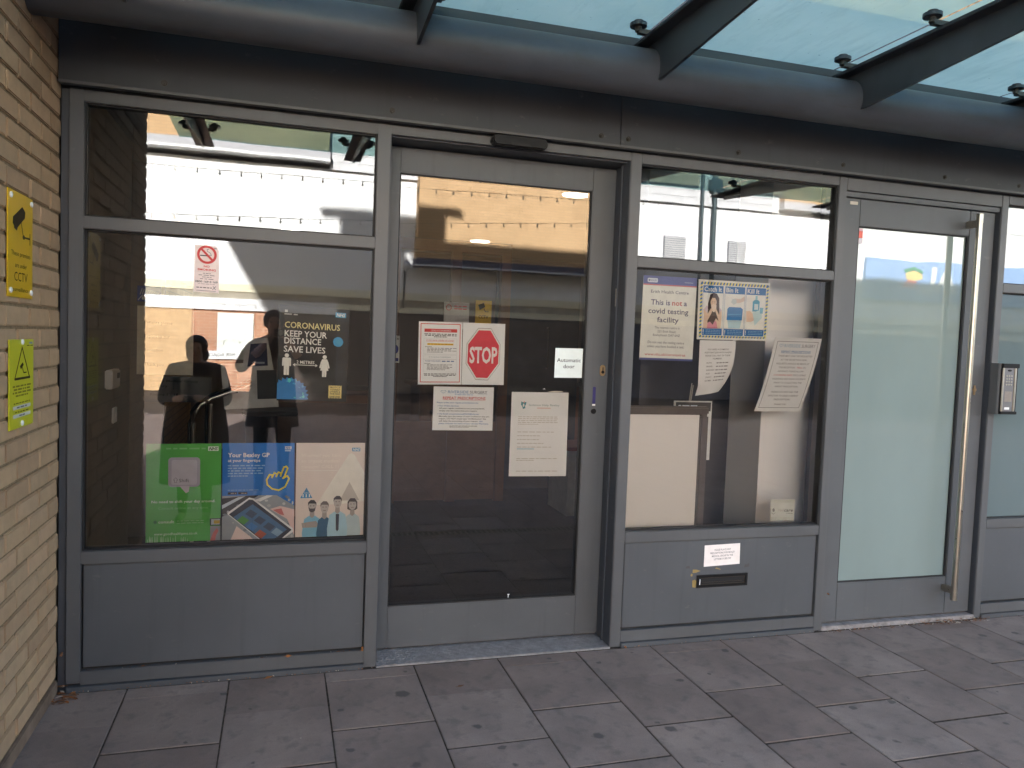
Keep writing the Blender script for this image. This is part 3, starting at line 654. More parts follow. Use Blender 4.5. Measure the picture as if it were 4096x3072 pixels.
# ================================================================== CANOPY
cp = thing('glass_canopy', 'steel and dirty aqua glass canopy cantilevered over the entrance', 'canopy', (2.4, -0.6, 2.6))
TY, TZ, TR = -0.40, 2.667, 0.1
MB().cyl((-0.03, TY, TZ), (9.0, TY, TZ), TR, 40).build('support_tube', M_STEEL, cp, smooth=True)
box('gutter_plate', M_FASCIA, cp, BX+0.01, 9.0, -0.345, -0.0505, 2.79, 2.82, 0.002); box('gutter_upstand', M_FASCIA, cp, BX+0.01, 9.0, -0.30, -0.285, 2.8205, 2.852, 0.002)
GZ = 2.858
BEAMS = [0.28, 1.295, 2.31, 3.325, 4.34, 5.355]
for x in BEAMS:
    MB().prism([(-0.35, 2.606), (-2.25, 2.752), (-2.25, 2.788), (-0.35, 2.788)], -0.007, 0.007, lambda u, v, d, x=x: (x+d, u, v)).build('rafter', M_BEAM, cp)
    box('flange', M_BEAM, cp, x-0.06, x+0.06, -2.38, -0.33, 2.7885, 2.803, 0.003)
    box('wall_bracket', M_STEEL, cp, x-0.012, x+0.012, -0.31, -0.051, 2.69, 2.785, 0.002)
    for yy in (-0.455, -0.965, -1.475, -1.985):
        for sgn in (-1, 1):
            MB().cyl((x+sgn*0.092, yy, 2.832), (x+sgn*0.092, yy, 2.846), 0.036, 20).cyl((x+sgn*0.092, yy, 2.846), (x+sgn*0.092, yy, GZ-0.001), 0.02, 14).build('glass_clamp', M_BEAM, cp, smooth=True)
            MB().box(min(x, x+sgn*0.092), max(x, x+sgn*0.092), yy-0.012, yy+0.012, 2.8035, 2.822).cyl((x+sgn*0.092, yy, 2.812), (x+sgn*0.092, yy, 2.832), 0.014, 12).build('clamp_arm', M_BOLT, cp)
for a, b in zip([0.1]+BEAMS, BEAMS+[7.0]):
    if b-a < 0.1: continue
    m = MB(); m.m = 1; m.box(a+0.006, b-0.006, -2.46, -0.27, GZ, GZ+0.012)
    for i, f in enumerate(m.f):
        if all(abs(m.v[q][2]-GZ) < 1e-6 for q in f): m.mi[i] = 0
    m.build('glass_panel', [M_CANOPY, M_GLASSB], cp)

# ================================================================== BUILDING OPPOSITE (seen mirrored in the glass)
OY = -17.0
fb = thing('facing_building', 'white rendered building with brick bays across the street, mirrored in the glass', 'building', (6, OY, 0))
def render_mat():
    m, n, l, o = nt('white_render'); v = geo_pos(n, l); a = noise(n, l, v, 0.5, 6, 0.6); s = noise(n, l, geo_pos(n, l, (4, 4, 0.3)), 1.2, 6, 0.6)
    c = ramp(n, l, a, [(0.3, (0.64, 0.64, 0.63)), (0.7, (0.70, 0.70, 0.69))])
    c = mix(n, l, math_(n, l, 'MULTIPLY', ramp(n, l, s, [(0.5, (0, 0, 0)), (0.75, (1, 1, 1))]), 0.25), c, (0.5, 0.48, 0.43, 1))
    pbsdf(n, l, o, c, 0.9, 0, 0.15); return m
M_REND = render_mat()
M_BAND = plain('slate_grey_band', (0.10, 0.10, 0.125, 1), 0.6, 0, 0.15, 3); M_CLAD = plain('grey_white_cladding_board', (0.50, 0.50, 0.50, 1), 0.6, 0, 0.05, 3)
M_CREAM = plain('cream_beam', (0.62, 0.57, 0.42, 1), 0.8, 0, 0.1, 1.5); M_DIRT = plain('weathered_concrete_band', (0.30, 0.27, 0.21, 1), 0.9, 0, 0.4, 2.5)
M_PIPE = plain('dark_green_downpipe', (0.03, 0.05, 0.055, 1), 0.4)
def fbx(name, mat, x0, x1, d0, d1, z0, z1, parent=None): return box(name, mat, parent or fb, x0, x1, OY+d0, OY+d1, z0, z1, 0)
fbx('render_wall', M_REND, -12, 34, -0.5, 0, 2.70, 5.68)
fbx('beam', M_CREAM, -12, 34, -0.5, 0.06, 2.50, 2.70); fbx('weathered_band', M_DIRT, -12, 34, -0.5, 0.03, 2.32, 2.50)
fbx('shop_fascia', M_REND, -12, 2.2, -0.5, 0.05, 2.02, 2.32); fbx('shop_fascia', M_CREAM, 2.2, 34, -0.5, 0.02, 2.16, 2.32)
# ground floor: brick piers, panels, slatted shutters
fbx('brick_pier', M_TANFAR, -4.2, -1.27, -0.5, 0.0, 0, 2.02); fbx('brick_pier', M_REDFAR, -1.27, -0.70, -0.5, -0.02, 0, 2.02)
fbx('brick_pier', M_REDFAR, -0.70, 0.62, -0.5, -0.03, 0, 2.02); fbx('shaded_shopfront', plain('shade_brown_shopfront', (0.045, 0.032, 0.026, 1), 0.3, 0, 0.3, 2), 0.62, 2.2, -0.5, -0.06, 0, 2.02); fbx('brick_pier', M_TANFAR, -12, -4.2, -0.5, -0.04, 0, 2.02)  # dark front right of the shadow edge, shade mixed into its colour
fbx('notice_panel', plain('pale_grey_panel', (0.55, 0.57, 0.53, 1), 0.6), -0.69, 0.17, -0.03, 0.01, 0.80, 1.95)
M_SHUT = plain('tan_grey_wall_board', (0.12, 0.098, 0.082, 1), 0.7, 0, 0.15, 2)
fbx('shutter_backing', M_BAND, 2.2, 34, -0.5, -0.04, 0, 2.16)
for a, b in ((2.25, 9.2), ):
    for k in range(8): fbx('shutter_slat', M_SHUT, a, b, -0.04, 0.0, 0.06+0.26*k, 0.06+0.26*k+0.225)
# upper storey left bay
fbx('brick_bay', M_TANFAR, -12, 1.90, -0.5, 0.35, 6.06, 7.4); fbx('bay_base', plain('grey_bay_base', (0.33, 0.33, 0.34, 1), 0.6), -12, 1.92, -0.5, 0.37, 5.86, 6.06); fbx('bay_trim', M_REND, -12, 1.92, -0.5, 0.40, 5.80, 5.86)
for k in range(9): fbx('cladding_board', M_CLAD, 1.93, 15.08, -0.5, 0.05-0.004*(k % 2), 5.69+0.19*k, 5.69+0.19*k+0.18)
fbx('cornice', M_CLAD, 1.93, 15.08, -0.5, 0.10, 5.66, 5.69)
# middle projecting brick bay
fbx('brick_bay', M_TANFAR, 4.18, 10.1, 0.001, 0.45, 3.62, 7.3); fbx('bay_base', M_BAND, 4.16, 10.12, 0.001, 0.47, 3.45, 3.62); fbx('bay_trim', plain('pale_trim', (0.45, 0.47, 0.5, 1), 0.5), 4.14, 10.14, 0.001, 0.5, 3.41, 3.45)
# right bay and balcony screens
fbx('brick_bay', M_TANFAR, 15.1, 17.6, -0.5, 0.3, 5.98, 7.3); fbx('bay_base', MATS['grey_bay_base'], 15.08, 17.62, -0.5, 0.32, 5.76, 5.98)
M_REED = plain('weathered_reed_screen', (0.36, 0.27, 0.19, 1), 0.9, 0, 0.45, 12)
for k in range(9):
    if k in (4, ): continue
    fbx('balcony_screen', M_REED, 10.15+0.55*k, 10.15+0.55*k+0.52, 0.12, 0.16, 6.19, 7.2)
fbx('upper_wall', M_REND, 17.64, 34, -0.5, -0.02, 5.7, 7.2); fbx('roof', M_BAND, -12.3, 34.3, -8, 0.6, 7.4, 7.6); fbx('core_wall', M_BAND, -12, 34, -8, -0.501, 0, 7.4)
for x0, x1 in ((11.33, 12.03), (13.46, 14.05)):
    v_ = fbx('louvre_vent', M_BAND, x0, x1, 0.001, 0.03, 3.98, 4.72)
    for k in range(12): fbx('slat', M_CLAD, x0+0.02, x1-0.02, 0.031, 0.06, 4.0+0.06*k, 4.0+0.06*k+0.038, v_)
for x, r, z1 in ((12.43, 0.045, 6.9), (12.84, 0.07, 6.9)):
    MB().cyl((x, OY+0.18, 2.7), (x, OY+0.18, z1), r, 12).build('downpipe', M_PIPE, fb, smooth=True)
fbx('hopper', M_PIPE, 12.66, 13.02, 0.1, 0.3, 6.15, 6.42)
# blue shop sign band, right
M_SIGNB = plain('blue_shop_sign', (0.22, 0.34, 0.58, 1), 0.5, 0, 0.05, 2)
sb = fbx('shop_sign', M_SIGNB, 18.35, 27.0, 0.001, 0.12, 3.30, 4.58)
def wallfn(x, z, k, y): return lambda u, v, d: (x-u*k, y+d, z+v*k)   # lettering faces the street (+y)
def far_text(t, x, z, cap, mat, parent, y, bold=0.02):
    vs, fs = text_mesh(t, bold); k = cap/CAPH; m = MB(); m.add([(x-a*k, y, z+b*k) for a, b in vs], fs); return m.build('lettering', mat, parent)
far_text('AL', 21.85, 3.62, 0.78, M_REND, sb, OY+0.124, 0.03)
for P, c in (([(20.55, 4.3), (20.15, 4.42), (19.75, 4.28), (19.8, 4.18), (20.2, 4.3), (20.5, 4.2)], (60, 130, 90)), ([(20.5, 4.22), (20.1, 4.3), (19.8, 4.16), (19.85, 3.98), (20.2, 3.95), (20.52, 4.05)], (214, 184, 110)), ([(20.3, 3.94), (19.9, 3.97), (19.65, 3.7), (19.95, 3.74), (20.35, 3.72), (20.18, 3.84)], (225, 85, 65))):
    MB().prism(P, 0, 0.006, lambda u, v, d: (u, OY+0.122+d, v)).build('emblem', ink(*c), sb)
# street name sign
sg = thing('street_sign', 'white street name sign with black letters on brick pier, mirrored in left window', 'street sign', (-0.55, OY, 0.8))
box('sign_plate', M_REND, sg, -1.18, -0.14, OY+0.012, OY+0.03, 0.80, 1.0, 0.004); far_text('PIER ROAD', -0.24, 0.86, 0.085, ink(40, 40, 45), sg, OY+0.032, 0.01)
# wall camera on a bracket
wc = thing('dome_camera', 'small dome security camera on the white wall across the street, seen in door glass', 'camera', (3.95, OY+0.3, 3.3))
MB().cyl((3.95, OY, 3.55), (3.95, OY+0.35, 3.55), 0.03).build('bracket', M_CLAD, wc); MB().ball((3.95, OY+0.35, 3.40), 0.11).build('dome', M_CLAD, wc, smooth=True)
MB().cyl((3.93, OY+0.05, 2.3), (3.93, OY+0.05, 3.3), 0.02).build('conduit', M_PIPE, wc)
# festoon light strings across the street
M_BULB = plain('festoon_bulb', (0.38, 0.36, 0.32, 1), 0.15)
def festoon(label, A, B, sag, n):
    A, B = Vector(A), Vector(B); t = thing('festoon_lights', label, 'string lights', tuple((A+B)/2), 'festoon strings over the street')
    P = [A.lerp(B, i/n)-Vector((0, 0, sag*4*(i/n)*(1-i/n))) for i in range(n+1)]
    MB().tube(P, 0.005, 5).build('cable', M_BLACK, t)
    for p in P[1:-1]: MB().cyl(p, p-Vector((0, 0, 0.05)), 0.011, 8).ball(p-Vector((0, 0, 0.07)), 0.021, 8, 6).build('bulb', M_BULB, t)
festoon('upper string of small bulbs mirrored near the top of the automatic door', (-2.2, -12, 4.47), (9.0, -12.0, 4.68), 0.06, 30)
festoon('lower string of small bulbs mirrored across the brick bay in the door glass', (-2.2, -12.0, 3.56), (8.2, -12.0, 4.22), 0.09, 28)

# ================================================================== INTERIOR
M_IN = thing('lobby_interior', 'dim lobby with beige walls and dark floor seen through the glass', 'room', (2.5, 3, 0))
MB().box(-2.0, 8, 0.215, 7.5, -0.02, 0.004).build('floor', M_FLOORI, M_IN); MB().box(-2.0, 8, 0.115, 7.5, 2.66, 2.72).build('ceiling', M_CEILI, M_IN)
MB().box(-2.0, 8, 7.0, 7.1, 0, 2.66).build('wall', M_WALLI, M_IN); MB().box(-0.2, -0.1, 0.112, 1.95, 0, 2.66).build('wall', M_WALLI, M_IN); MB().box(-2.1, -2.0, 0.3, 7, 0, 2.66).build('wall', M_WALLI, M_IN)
MB().box(2.62, 2.66, 0.205, 0.85, 0, 2.66).box(2.62, 8.0, 0.85, 0.9, 0, 2.66).build('partition', M_DARKI, M_IN); MB().box(8, 8.1, 0.1, 7, 0, 2.66).build('wall', M_WALLI, M_IN)  # dark partition added to keep the room behind the right window unlit
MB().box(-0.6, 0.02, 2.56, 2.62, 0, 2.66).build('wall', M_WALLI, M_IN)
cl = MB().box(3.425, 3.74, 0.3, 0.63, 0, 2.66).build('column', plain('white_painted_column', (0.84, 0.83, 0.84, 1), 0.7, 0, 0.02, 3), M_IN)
def downlight(x, y, label):
    t = thing('ceiling_light', label, 'ceiling light', (x, y, 2.66), 'round ceiling lights in the lobby')
    MB().cyl((x, y, 2.664), (x, y, 2.648), 0.13, 24).build('bezel', M_CEILI, t, smooth=True); MB().cyl((x, y, 2.6485), (x, y, 2.644), 0.11, 24).build('diffuser', M_LAMP, t)
downlight(3.0, 5.33, 'round lit ceiling light in the middle of the door glass'); downlight(2.97, 2.17, 'round lit ceiling light at the top right of the door glass')
downlight(0.9, 5.6, 'lit ceiling light seen edge on above the black virus poster')
def timber_screen(x0, x1, y, label):
    t = thing('timber_screen', label, 'screen', ((x0+x1)/2, y, 0))
    for x in (x0, (x0+x1)/2, x1-0.09): box('upright', M_WOOD, t, x, x+0.09, y, y+0.08, 0, 2.3, 0.004)
    box('head', M_WOOD, t, x0, x1, y+0.001, y+0.079, 2.3, 2.4, 0.004); box('kick_panel', M_WOOD, t, x0+0.09, x1-0.09, y+0.02, y+0.05, 0.02, 0.75, 0.004)
    return t
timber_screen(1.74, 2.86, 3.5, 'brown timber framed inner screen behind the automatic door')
ds = thing('reception_desk', 'brown wooden reception desk deep inside the lobby', 'desk', (3.2, 5.6, 0))
box('front_panel', M_WOOD, ds, 2.35, 4.6, 5.3, 5.36, 0.02, 0.95, 0.006); box('worktop', M_WOOD, ds, 2.28, 4.7, 5.22, 6.0, 0.95, 1.0, 0.008); box('end_panel', M_WOOD, ds, 2.35, 2.41, 5.36, 5.95, 0.02, 0.95, 0.004); box('inset_panel', plain('dark_red_veneer', (0.16, 0.06, 0.035, 1), 0.5), ds, 2.6, 4.3, 5.285, 5.3, 0.2, 0.8, 0.004)
tb = thing('side_table', 'small wooden table with pale legs inside the automatic door', 'table', (2.75, 4.85, 0))
box('table_top', M_WOOD, tb, 2.45, 3.05, 4.5, 5.2, 0.66, 0.7, 0.006)
M_LEG = plain('pale_beech_leg', (0.42, 0.25, 0.13, 1), 0.5)
for x in (2.47, 2.97):
    for y in (4.54, 5.12): box('leg', M_LEG, tb, x, x+0.05, y, y+0.05, 0.004, 0.66, 0.004)
ct = thing('waiting_counter', 'brown wooden counter behind the posters of the left window', 'counter', (1.2, 3.4, 0))
box('front_panel', M_WOOD, ct, 0.62, 1.7, 3.0, 3.06, 0.02, 1.02, 0.006); box('worktop', plain('dark_brown_top', (0.07, 0.04, 0.03, 1), 0.4), ct, 0.58, 1.74, 2.94, 3.6, 1.02, 1.06, 0.006); box('plinth_board', MATS['dark_brown_top'], ct, 0.7, 1.6, 2.985, 3.0, 0.55, 0.95, 0.003)
cb = thing('white_cabinet', 'low pale cabinet just inside the automatic door on the right', 'cabinet', (3.45, 2.95, 0))
box('carcass', plain('pale_grey_laminate', (0.42, 0.42, 0.38, 1), 0.6), cb, 3.235, 3.75, 2.8, 3.3, 0.004, 0.58, 0.004); box('top', plain('dull_red_top', (0.30, 0.07, 0.055, 1), 0.5), cb, 3.22, 3.77, 2.78, 3.32, 0.58, 0.61, 0.004)
# welcome boards
def yb(name, label, cat, x0, x1, z0, z1, y, mat, **k):
    return Sheet(name, label, cat, [(x0, z1), (x1, z1), (x1, z0), (x0, z0)], y, mat, t=0.012, **k)
s = yb('reception_sign', 'cream reception sign inside the left window asking patients to report', 'sign', -0.155, 0.215, 1.175, 1.66, 2.54, plain('cream_sign_board', (0.78, 0.72, 0.58, 1), 0.6))
dk = ink(105, 100, 88)
for t, v, u1 in (('Patients please', 0.26, 0.62), ('Report to our', 0.46, 0.58), ('Reception', 0.66, 0.46), ('Thank you', 0.87, 0.47)): s.text(t, 0.13, u1, v, 0.045, dk)
s.done()
s = yb('crest_sign', 'blue crest sign above the cream reception sign', 'sign', -0.155, 0.0, 1.69, 1.80, 2.53, ink(45, 75, 165)); wt = ink(215, 222, 235)
for i in range(9): s.line([(0.12+0.09*i, 0.55-0.04*i*0.2), (0.2+0.09*i, 0.18+0.03*i)], 0.004, wt)
s.line([(0.05, 0.9), (0.2, 0.62), (0.6, 0.6), (0.9, 0.8)], 0.004, wt); s.ell(0.25, 0.78, 0.06, 0.12, wt); s.done()
s = yb('room_sign', 'dark grey surgery room sign below the cream reception sign', 'sign', -0.10, 0.34, 0.98, 1.165, 2.535, ink(92, 92, 90)); bk = ink(25, 25, 25)
s.text('Bexley Medical Group', 0.08, 0.80, 0.22, 0.09, bk, 0.01); s.text('Surgery', 0.08, 0.34, 0.42, 0.09, bk, 0.01); s.text('Rooms 1 - 18', 0.08, 0.50, 0.75, 0.09, bk, 0.01); s.done()
yb('notice_board', 'pale blank notice board deep behind the left window', 'board', 0.27, 0.59, 1.25, 1.67, 4.0, plain('pale_green_board', (0.42, 0.45, 0.40, 1), 0.7)).done()
# wall devices on the inner left wall
wd = thing('thermostat', 'white thermostat box on the inner wall at far left of the left window', 'thermostat', (-0.09, 1.27, 1.16))
box('case', M_PAPER2, wd, -0.099, -0.06, 1.2, 1.42, 1.16, 1.265, 0.006); box('display', M_BLACK, wd, -0.0599, -0.058, 1.33, 1.4, 1.215, 1.245, 0)
sw = thing('light_switch', 'white switch plate below the thermostat box', 'switch', (-0.09, 1.44, 0.95)); box('plate', M_PAPER2, sw, -0.099, -0.088, 1.40, 1.5, 0.95, 1.04, 0.003); box('rocker', M_PAPER2, sw, -0.0879, -0.083, 1.435, 1.465, 0.975, 1.015, 0.002)
# check-in kiosk
kk = thing('check_in_kiosk', 'pale check-in kiosk on a black stand with a dark blue arrow poster', 'kiosk', (0.68, 1.6, 0))
MB().cyl((0.72, 1.65, 0.004), (0.72, 1.65, 0.03), 0.24, 28).build('base', M_BLACK, kk, smooth=True); MB().tube([(0.72, 1.66, 0.03), (0.72, 1.64, 0.6), (0.71, 1.6, 1.0)], [0.11, 0.085, 0.1], 20).build('pedestal', M_BLACK, kk, smooth=True)
def slant(P, d0, d1, y0=1.5, k=0.25): return lambda u, v, d: (u, y0+(v-1.0)*k-d, v)
kc = MB().prism([(0.47, 1.30), (0.50, 1.03), (0.815, 1.05), (0.775, 1.30), (0.74, 1.47), (0.61, 1.46), (0.60, 1.31)], -0.05, 0.02, slant(0, 0, 0)).build('cabinet', plain('pale_kiosk_plastic', (0.40, 0.38, 0.35, 1), 0.5), kk)
MB().prism([(0.625, 1.29), (0.745, 1.30), (0.735, 1.44), (0.64, 1.43)], 0.02, 0.023, slant(0, 0, 0)).build('poster', ink(22, 30, 62), kk); MB().prism([(0.65, 1.315), (0.665, 1.328), (0.665, 1.321), (0.725, 1.322), (0.725, 1.311), (0.665, 1.31), (0.665, 1.303)], 0.023, 0.024, slant(0, 0, 0)).build('arrow', ink(120, 125, 135), kk)
MB().prism([(0.68, 1.27), (0.795, 1.275), (0.805, 1.10), (0.69, 1.095)], 0.02, 0.023, slant(0, 0, 0)).build('screen', ink(28, 32, 34), kk)
MB().prism([(0.515, 1.25), (0.57, 1.255), (0.575, 1.13), (0.525, 1.125)], 0.02, 0.023, slant(0, 0, 0)).build('card_reader', ink(45, 40, 38), kk)
box('shelf', M_BLACK, kk, 0.60, 0.93, 1.5, 1.8, 0.99, 1.02, 0.006)
# handrail
hr = thing('handrail', 'curved black and chrome handrail behind the left window', 'handrail', (0.4, 1.2, 0))
for dx, mat in ((0.0, M_BLACK), (0.022, M_STAIN)):
    MB().tube([(0.335+dx, 1.2, 0.004), (0.335+dx, 1.2, 0.98), (0.345+dx, 1.2, 1.04), (0.375+dx, 1.2, 1.085), (0.45, 1.21, 1.14-dx), (0.66, 1.25, 1.22-dx)], 0.0105, 10).build('rail', mat, hr, smooth=True)
for dx, mat in ((0.0, M_BLACK), (0.022, M_STAIN)): MB().tube([(0.425+dx, 1.2, 0.004), (0.425+dx, 1.2, 1.11-dx)], 0.0095, 10).build('post', mat, hr, smooth=True)
# notices inside lobby
s = yb('lobby_camera_sign', 'yellow camera warning sign hanging inside the door above the stop notice', 'sign', 2.51, 2.66, 1.66, 1.87, 3.42, ink(205, 165, 40)); s.poly([(0.15, 0.2), (0.5, 0.1), (0.6, 0.28), (0.25, 0.42)], bk); s.line([(0.5, 0.3), (0.6, 0.48), (0.8, 0.48)], 0.006, bk); s.text('CCTV', 0.2, 0.8, 0.78, 0.13, bk, 0.02); s.done()
s = yb('lobby_notice', 'pale no smoking notice hanging inside the door above the red bordered notice', 'notice', 2.22, 2.45, 1.60, 1.84, 3.42, ink(190, 185, 180)); s.line([(0.18+0.1*math.cos(a), 0.2+0.1*math.sin(a)) for a in [i*math.pi/8 for i in range(16)]], 0.006, ink(200, 60, 60), closed=True); s.bars(0.4, 0.9, 0.12, 0.04, ink(200, 80, 80), 3); s.bars(0.4, 0.9, 0.22, 0.04, ink(200, 80, 80), 3); s.done()
s = yb('mandatory_notice', 'white notice with blue exclamation disc inside the left edge of the door', 'notice', 1.74, 1.83, 1.28, 1.52, 3.42, ink(200, 200, 200)); s.ell(0.5, 0.5, 0.4, 0.18, ink(40, 50, 130)); s.rect(0.46, 0.54, 0.38, 0.54, wt, layer=2); s.rect(0.46, 0.54, 0.57, 0.62, wt, layer=2); s.bars(0.1, 0.9, 0.1, 0.04, dk, 3); s.rect(0.1, 0.9, 0.82, 0.94, ink(40, 50, 130)); s.done()
# inner door pull
ip = thing('inner_door', 'grey glazed inner door with a slim pull bar deep inside the lobby', 'door', (3.2, 4.0, 0))
box('leaf', M_DARKI, ip, 2.86, 3.75, 4.0, 4.04, 0.02, 2.2, 0.004); MB().tube([(3.40, 3.99, 1.25), (3.40, 3.93, 1.25), (3.40, 3.93, 1.66), (3.40, 3.99, 1.66)], 0.007, 8).build('handle', M_BOLT, ip, smooth=True)
# display board in the right hand window
db = thing('display_board', 'blank cream display board with a brown frame standing in the right window', 'board', (2.76, 0.15, 0))
M_BRF = plain('taupe_board_frame', (0.115, 0.098, 0.095, 1), 0.4)
box('board', plain('cream_white_board', (0.88, 0.85, 0.835, 1), 0.5, 0, 0.02, 3), db, 2.535, 2.949, 0.15, 0.165, 0.50, 1.178, 0.002)
box('top_frame', M_BRF, db, 2.535, 3.0, 0.138, 0.18, 1.156, 1.2, 0.008); box('side_frame', M_BRF, db, 2.95, 3.0, 0.14, 0.178, 0.47, 1.155, 0.008); box('bottom_frame', M_BRF, db, 2.535, 2.949, 0.14, 0.178, 0.46, 0.50, 0.006)
for x in (2.56, 2.96): box('leg', M_BRF, db, x, x+0.035, 0.181, 0.21, 0.004, 1.15, 0.004)
s = yb('leaning_poster', 'half hidden grey and white poster behind the cream display board', 'poster', 2.885, 3.115, 0.89, 1.217, 0.31, ink(222, 222, 220)); s.rect(0.03, 0.97, 0.02, 0.17, ink(85, 85, 85)); s.bars(0.1, 0.6, 0.07, 0.02, wt, 3, 2); s.done()
pl = thing('steel_pull_cord', 'pair of thin steel cords hanging behind the display board', 'cord', (2.97, 0.4, 0.9)); MB().cyl((2.99, 0.4, 0.9), (3.035, 0.4, 1.31), 0.003, 6).build('cord', M_STAIN, pl); MB().cyl((3.0, 0.41, 0.9), (3.05, 0.41, 1.30), 0.003, 6).build('cord', M_STAIN, pl)

# ================================================================== POSTERS AND NOTICES
GI = 0.0462         # just inside the window glass
blk, wht, red = ink(30, 30, 32), ink(236, 234, 228), ink(205, 60, 60)
def Q(*c): return [tuple(p) for p in c]
# no smoking sticker (outside face)
s = Sheet('no_smoking_sign', 'pink white no smoking sign high on the left window', 'sign', Q((0.465, 1.86), (0.561, 1.857), (0.562, 1.662), (0.463, 1.664)), 0.0338, ink(243, 226, 222), outline=[(0, 0), (0.91, 0), (1, 0.12), (1, 1), (0, 1)])
rd = ink(214, 78, 78); cu, cv, ru = 0.5, 0.19, 0.35; rv = ru*s.W/s.H
ring = [(cu+ru*math.cos(a), cv+rv*math.sin(a)) for a in [i*math.pi/14 for i in range(28)]]
s.line([(0.24, 0.215), (0.5, 0.215)], 0.004, blk, 'pictogram', 1); s.line([(0.6, 0.2), (0.68, 0.2), (0.64, 0.15), (0.52, 0.12), (0.5, 0.08), (0.58, 0.07)], 0.0016, ink(90, 85, 85), 'pictogram', 1)
s.line(ring, 0.0095, rd, 'ring', 2, True); s.line([(0.28, 0.08), (0.72, 0.30)], 0.009, rd, 'ring', 3)
s.text('NO', 0.38, 0.62, 0.465, 0.042, rd, 0.03); s.text('SMOKING', 0.13, 0.87, 0.535, 0.042, rd, 0.03); s.bars(0.12, 0.88, 0.56, 0.003, ink(190, 170, 170), 1)
for i, (a, b) in enumerate(((0.35, 0.67), (0.18, 0.82), (0.32, 0.7), (0.24, 0.78))): s.bars(a, b, 0.585+0.04*i, 0.014, ink(150, 130, 130), 3)
s.text('0800 169 0 169', 0.05, 0.95, 0.79, 0.04, ink(80, 70, 72), 0.015); s.bars(0.16, 0.84, 0.815, 0.01, ink(170, 150, 150), 5); s.bars(0.1, 0.72, 0.89, 0.018, ink(110, 95, 95), 5); s.line([(0.75, 0.93), (0.88, 0.86)], 0.002, ink(120, 110, 110)); s.line([(0.77, 0.86), (0.87, 0.93)], 0.002, ink(120, 110, 110)); s.bars(0.1, 0.88, 0.96, 0.01, ink(140, 125, 125), 1); s.rect(0.79, 0.91, 0.03, 0.06, ink(180, 170, 170)); s.done()

# black virus poster
def crinkle(c, y):
    (x0, z0), (x1, z1), (x2, z2), (x3, z3) = c
    def f(u, v, d):
        x = (x0*(1-u)+x1*u)*(1-v)+(x3*(1-u)+x2*u)*v; z = (z0*(1-u)+z1*u)*(1-v)+(z3*(1-u)+z2*u)*v
        return (x, y-d+0.0035+0.0022*math.sin(9*v+3*u)+0.0012*math.sin(23*v-7*u+1), z)
    return f
cc = Q((0.809, 1.629), (1.110, 1.619), (1.105, 1.207), (0.806, 1.209))
M_POSTB = plain('glossy_black_poster', (0.014, 0.0138, 0.0135, 1), 0.4, 0, 0.2, 8, 0.25)
s = Sheet('virus_poster', 'black keep your distance poster with blue virus on the left window', 'poster', cc, GI, M_POSTB, fn=crinkle(cc, GI), nx=6, ny=24); s.L = 0.0007
yl = ink(232, 220, 160); cy_, cy2 = ink(80, 165, 215), ink(50, 125, 190); gn = ink(95, 205, 200)
s.rect(0.08, 0.12, 0.05, 0.075, ink(185, 185, 180), 'logo'); s.bars(0.075, 0.26, 0.088, 0.012, ink(185, 185, 180), 2); s.nhs(0.80, 0.95, 0.04, 0.092, ink(80, 165, 205), wht, 1)
s.text('CORONAVIRUS', 0.085, 0.87, 0.235, 0.062, yl, 0.012); s.text('KEEP YOUR', 0.085, 0.685, 0.325, 0.062, wht, 0.012); s.text('DISTANCE', 0.085, 0.605, 0.40, 0.062, wht, 0.012); s.text('SAVE LIVES', 0.08, 0.67, 0.487, 0.062, wht, 0.012); s.text('2 METRES', 0.265, 0.52, 0.605, 0.031, wht, 0.015)
def spiky(cu, cv, r, n, clip=False, jit=0.08, seed=1):
    rnd = random.Random(seed); P = []
    for i in range(n):
        a = 2*math.pi*i/n; rr = r*(1+(jit if i % 2 else -jit)*rnd.uniform(0.4, 1)); u, v = cu+rr*math.cos(a), cv+rr*math.sin(a)*s.W/s.H
        if clip: u, v = max(u, 0.0), min(v, 0.985)
        P.append((u, v))
    return P
s.poly(spiky(0.85, 0.355, 0.073, 40), cy_, 'virus'); s.ell(0.85, 0.355, 0.05, 0.05*s.W/s.H, ink(85, 165, 205), 'virus', 2)
s.poly(spiky(0.17, 0.955, 0.27, 56, True, 0.09, 4), cy2, 'virus')
rnd = random.Random(3)
for i in range(64):
    a = rnd.uniform(math.pi, 2*math.pi); r = 0.25*math.sqrt(rnd.random()); u, v = 0.17+r*math.cos(a), 0.955+r*math.sin(a)*s.W/s.H
    if u > 0.03: s.poly([(u+0.03*rnd.uniform(.5, 1)*math.cos(t), v+0.02*rnd.uniform(.5, 1)*math.sin(t)) for t in [k*math.pi/3.5 for k in range(7)]], rnd.choice([gn, cy_, ink(50, 120, 185)]), 'virus', 2)
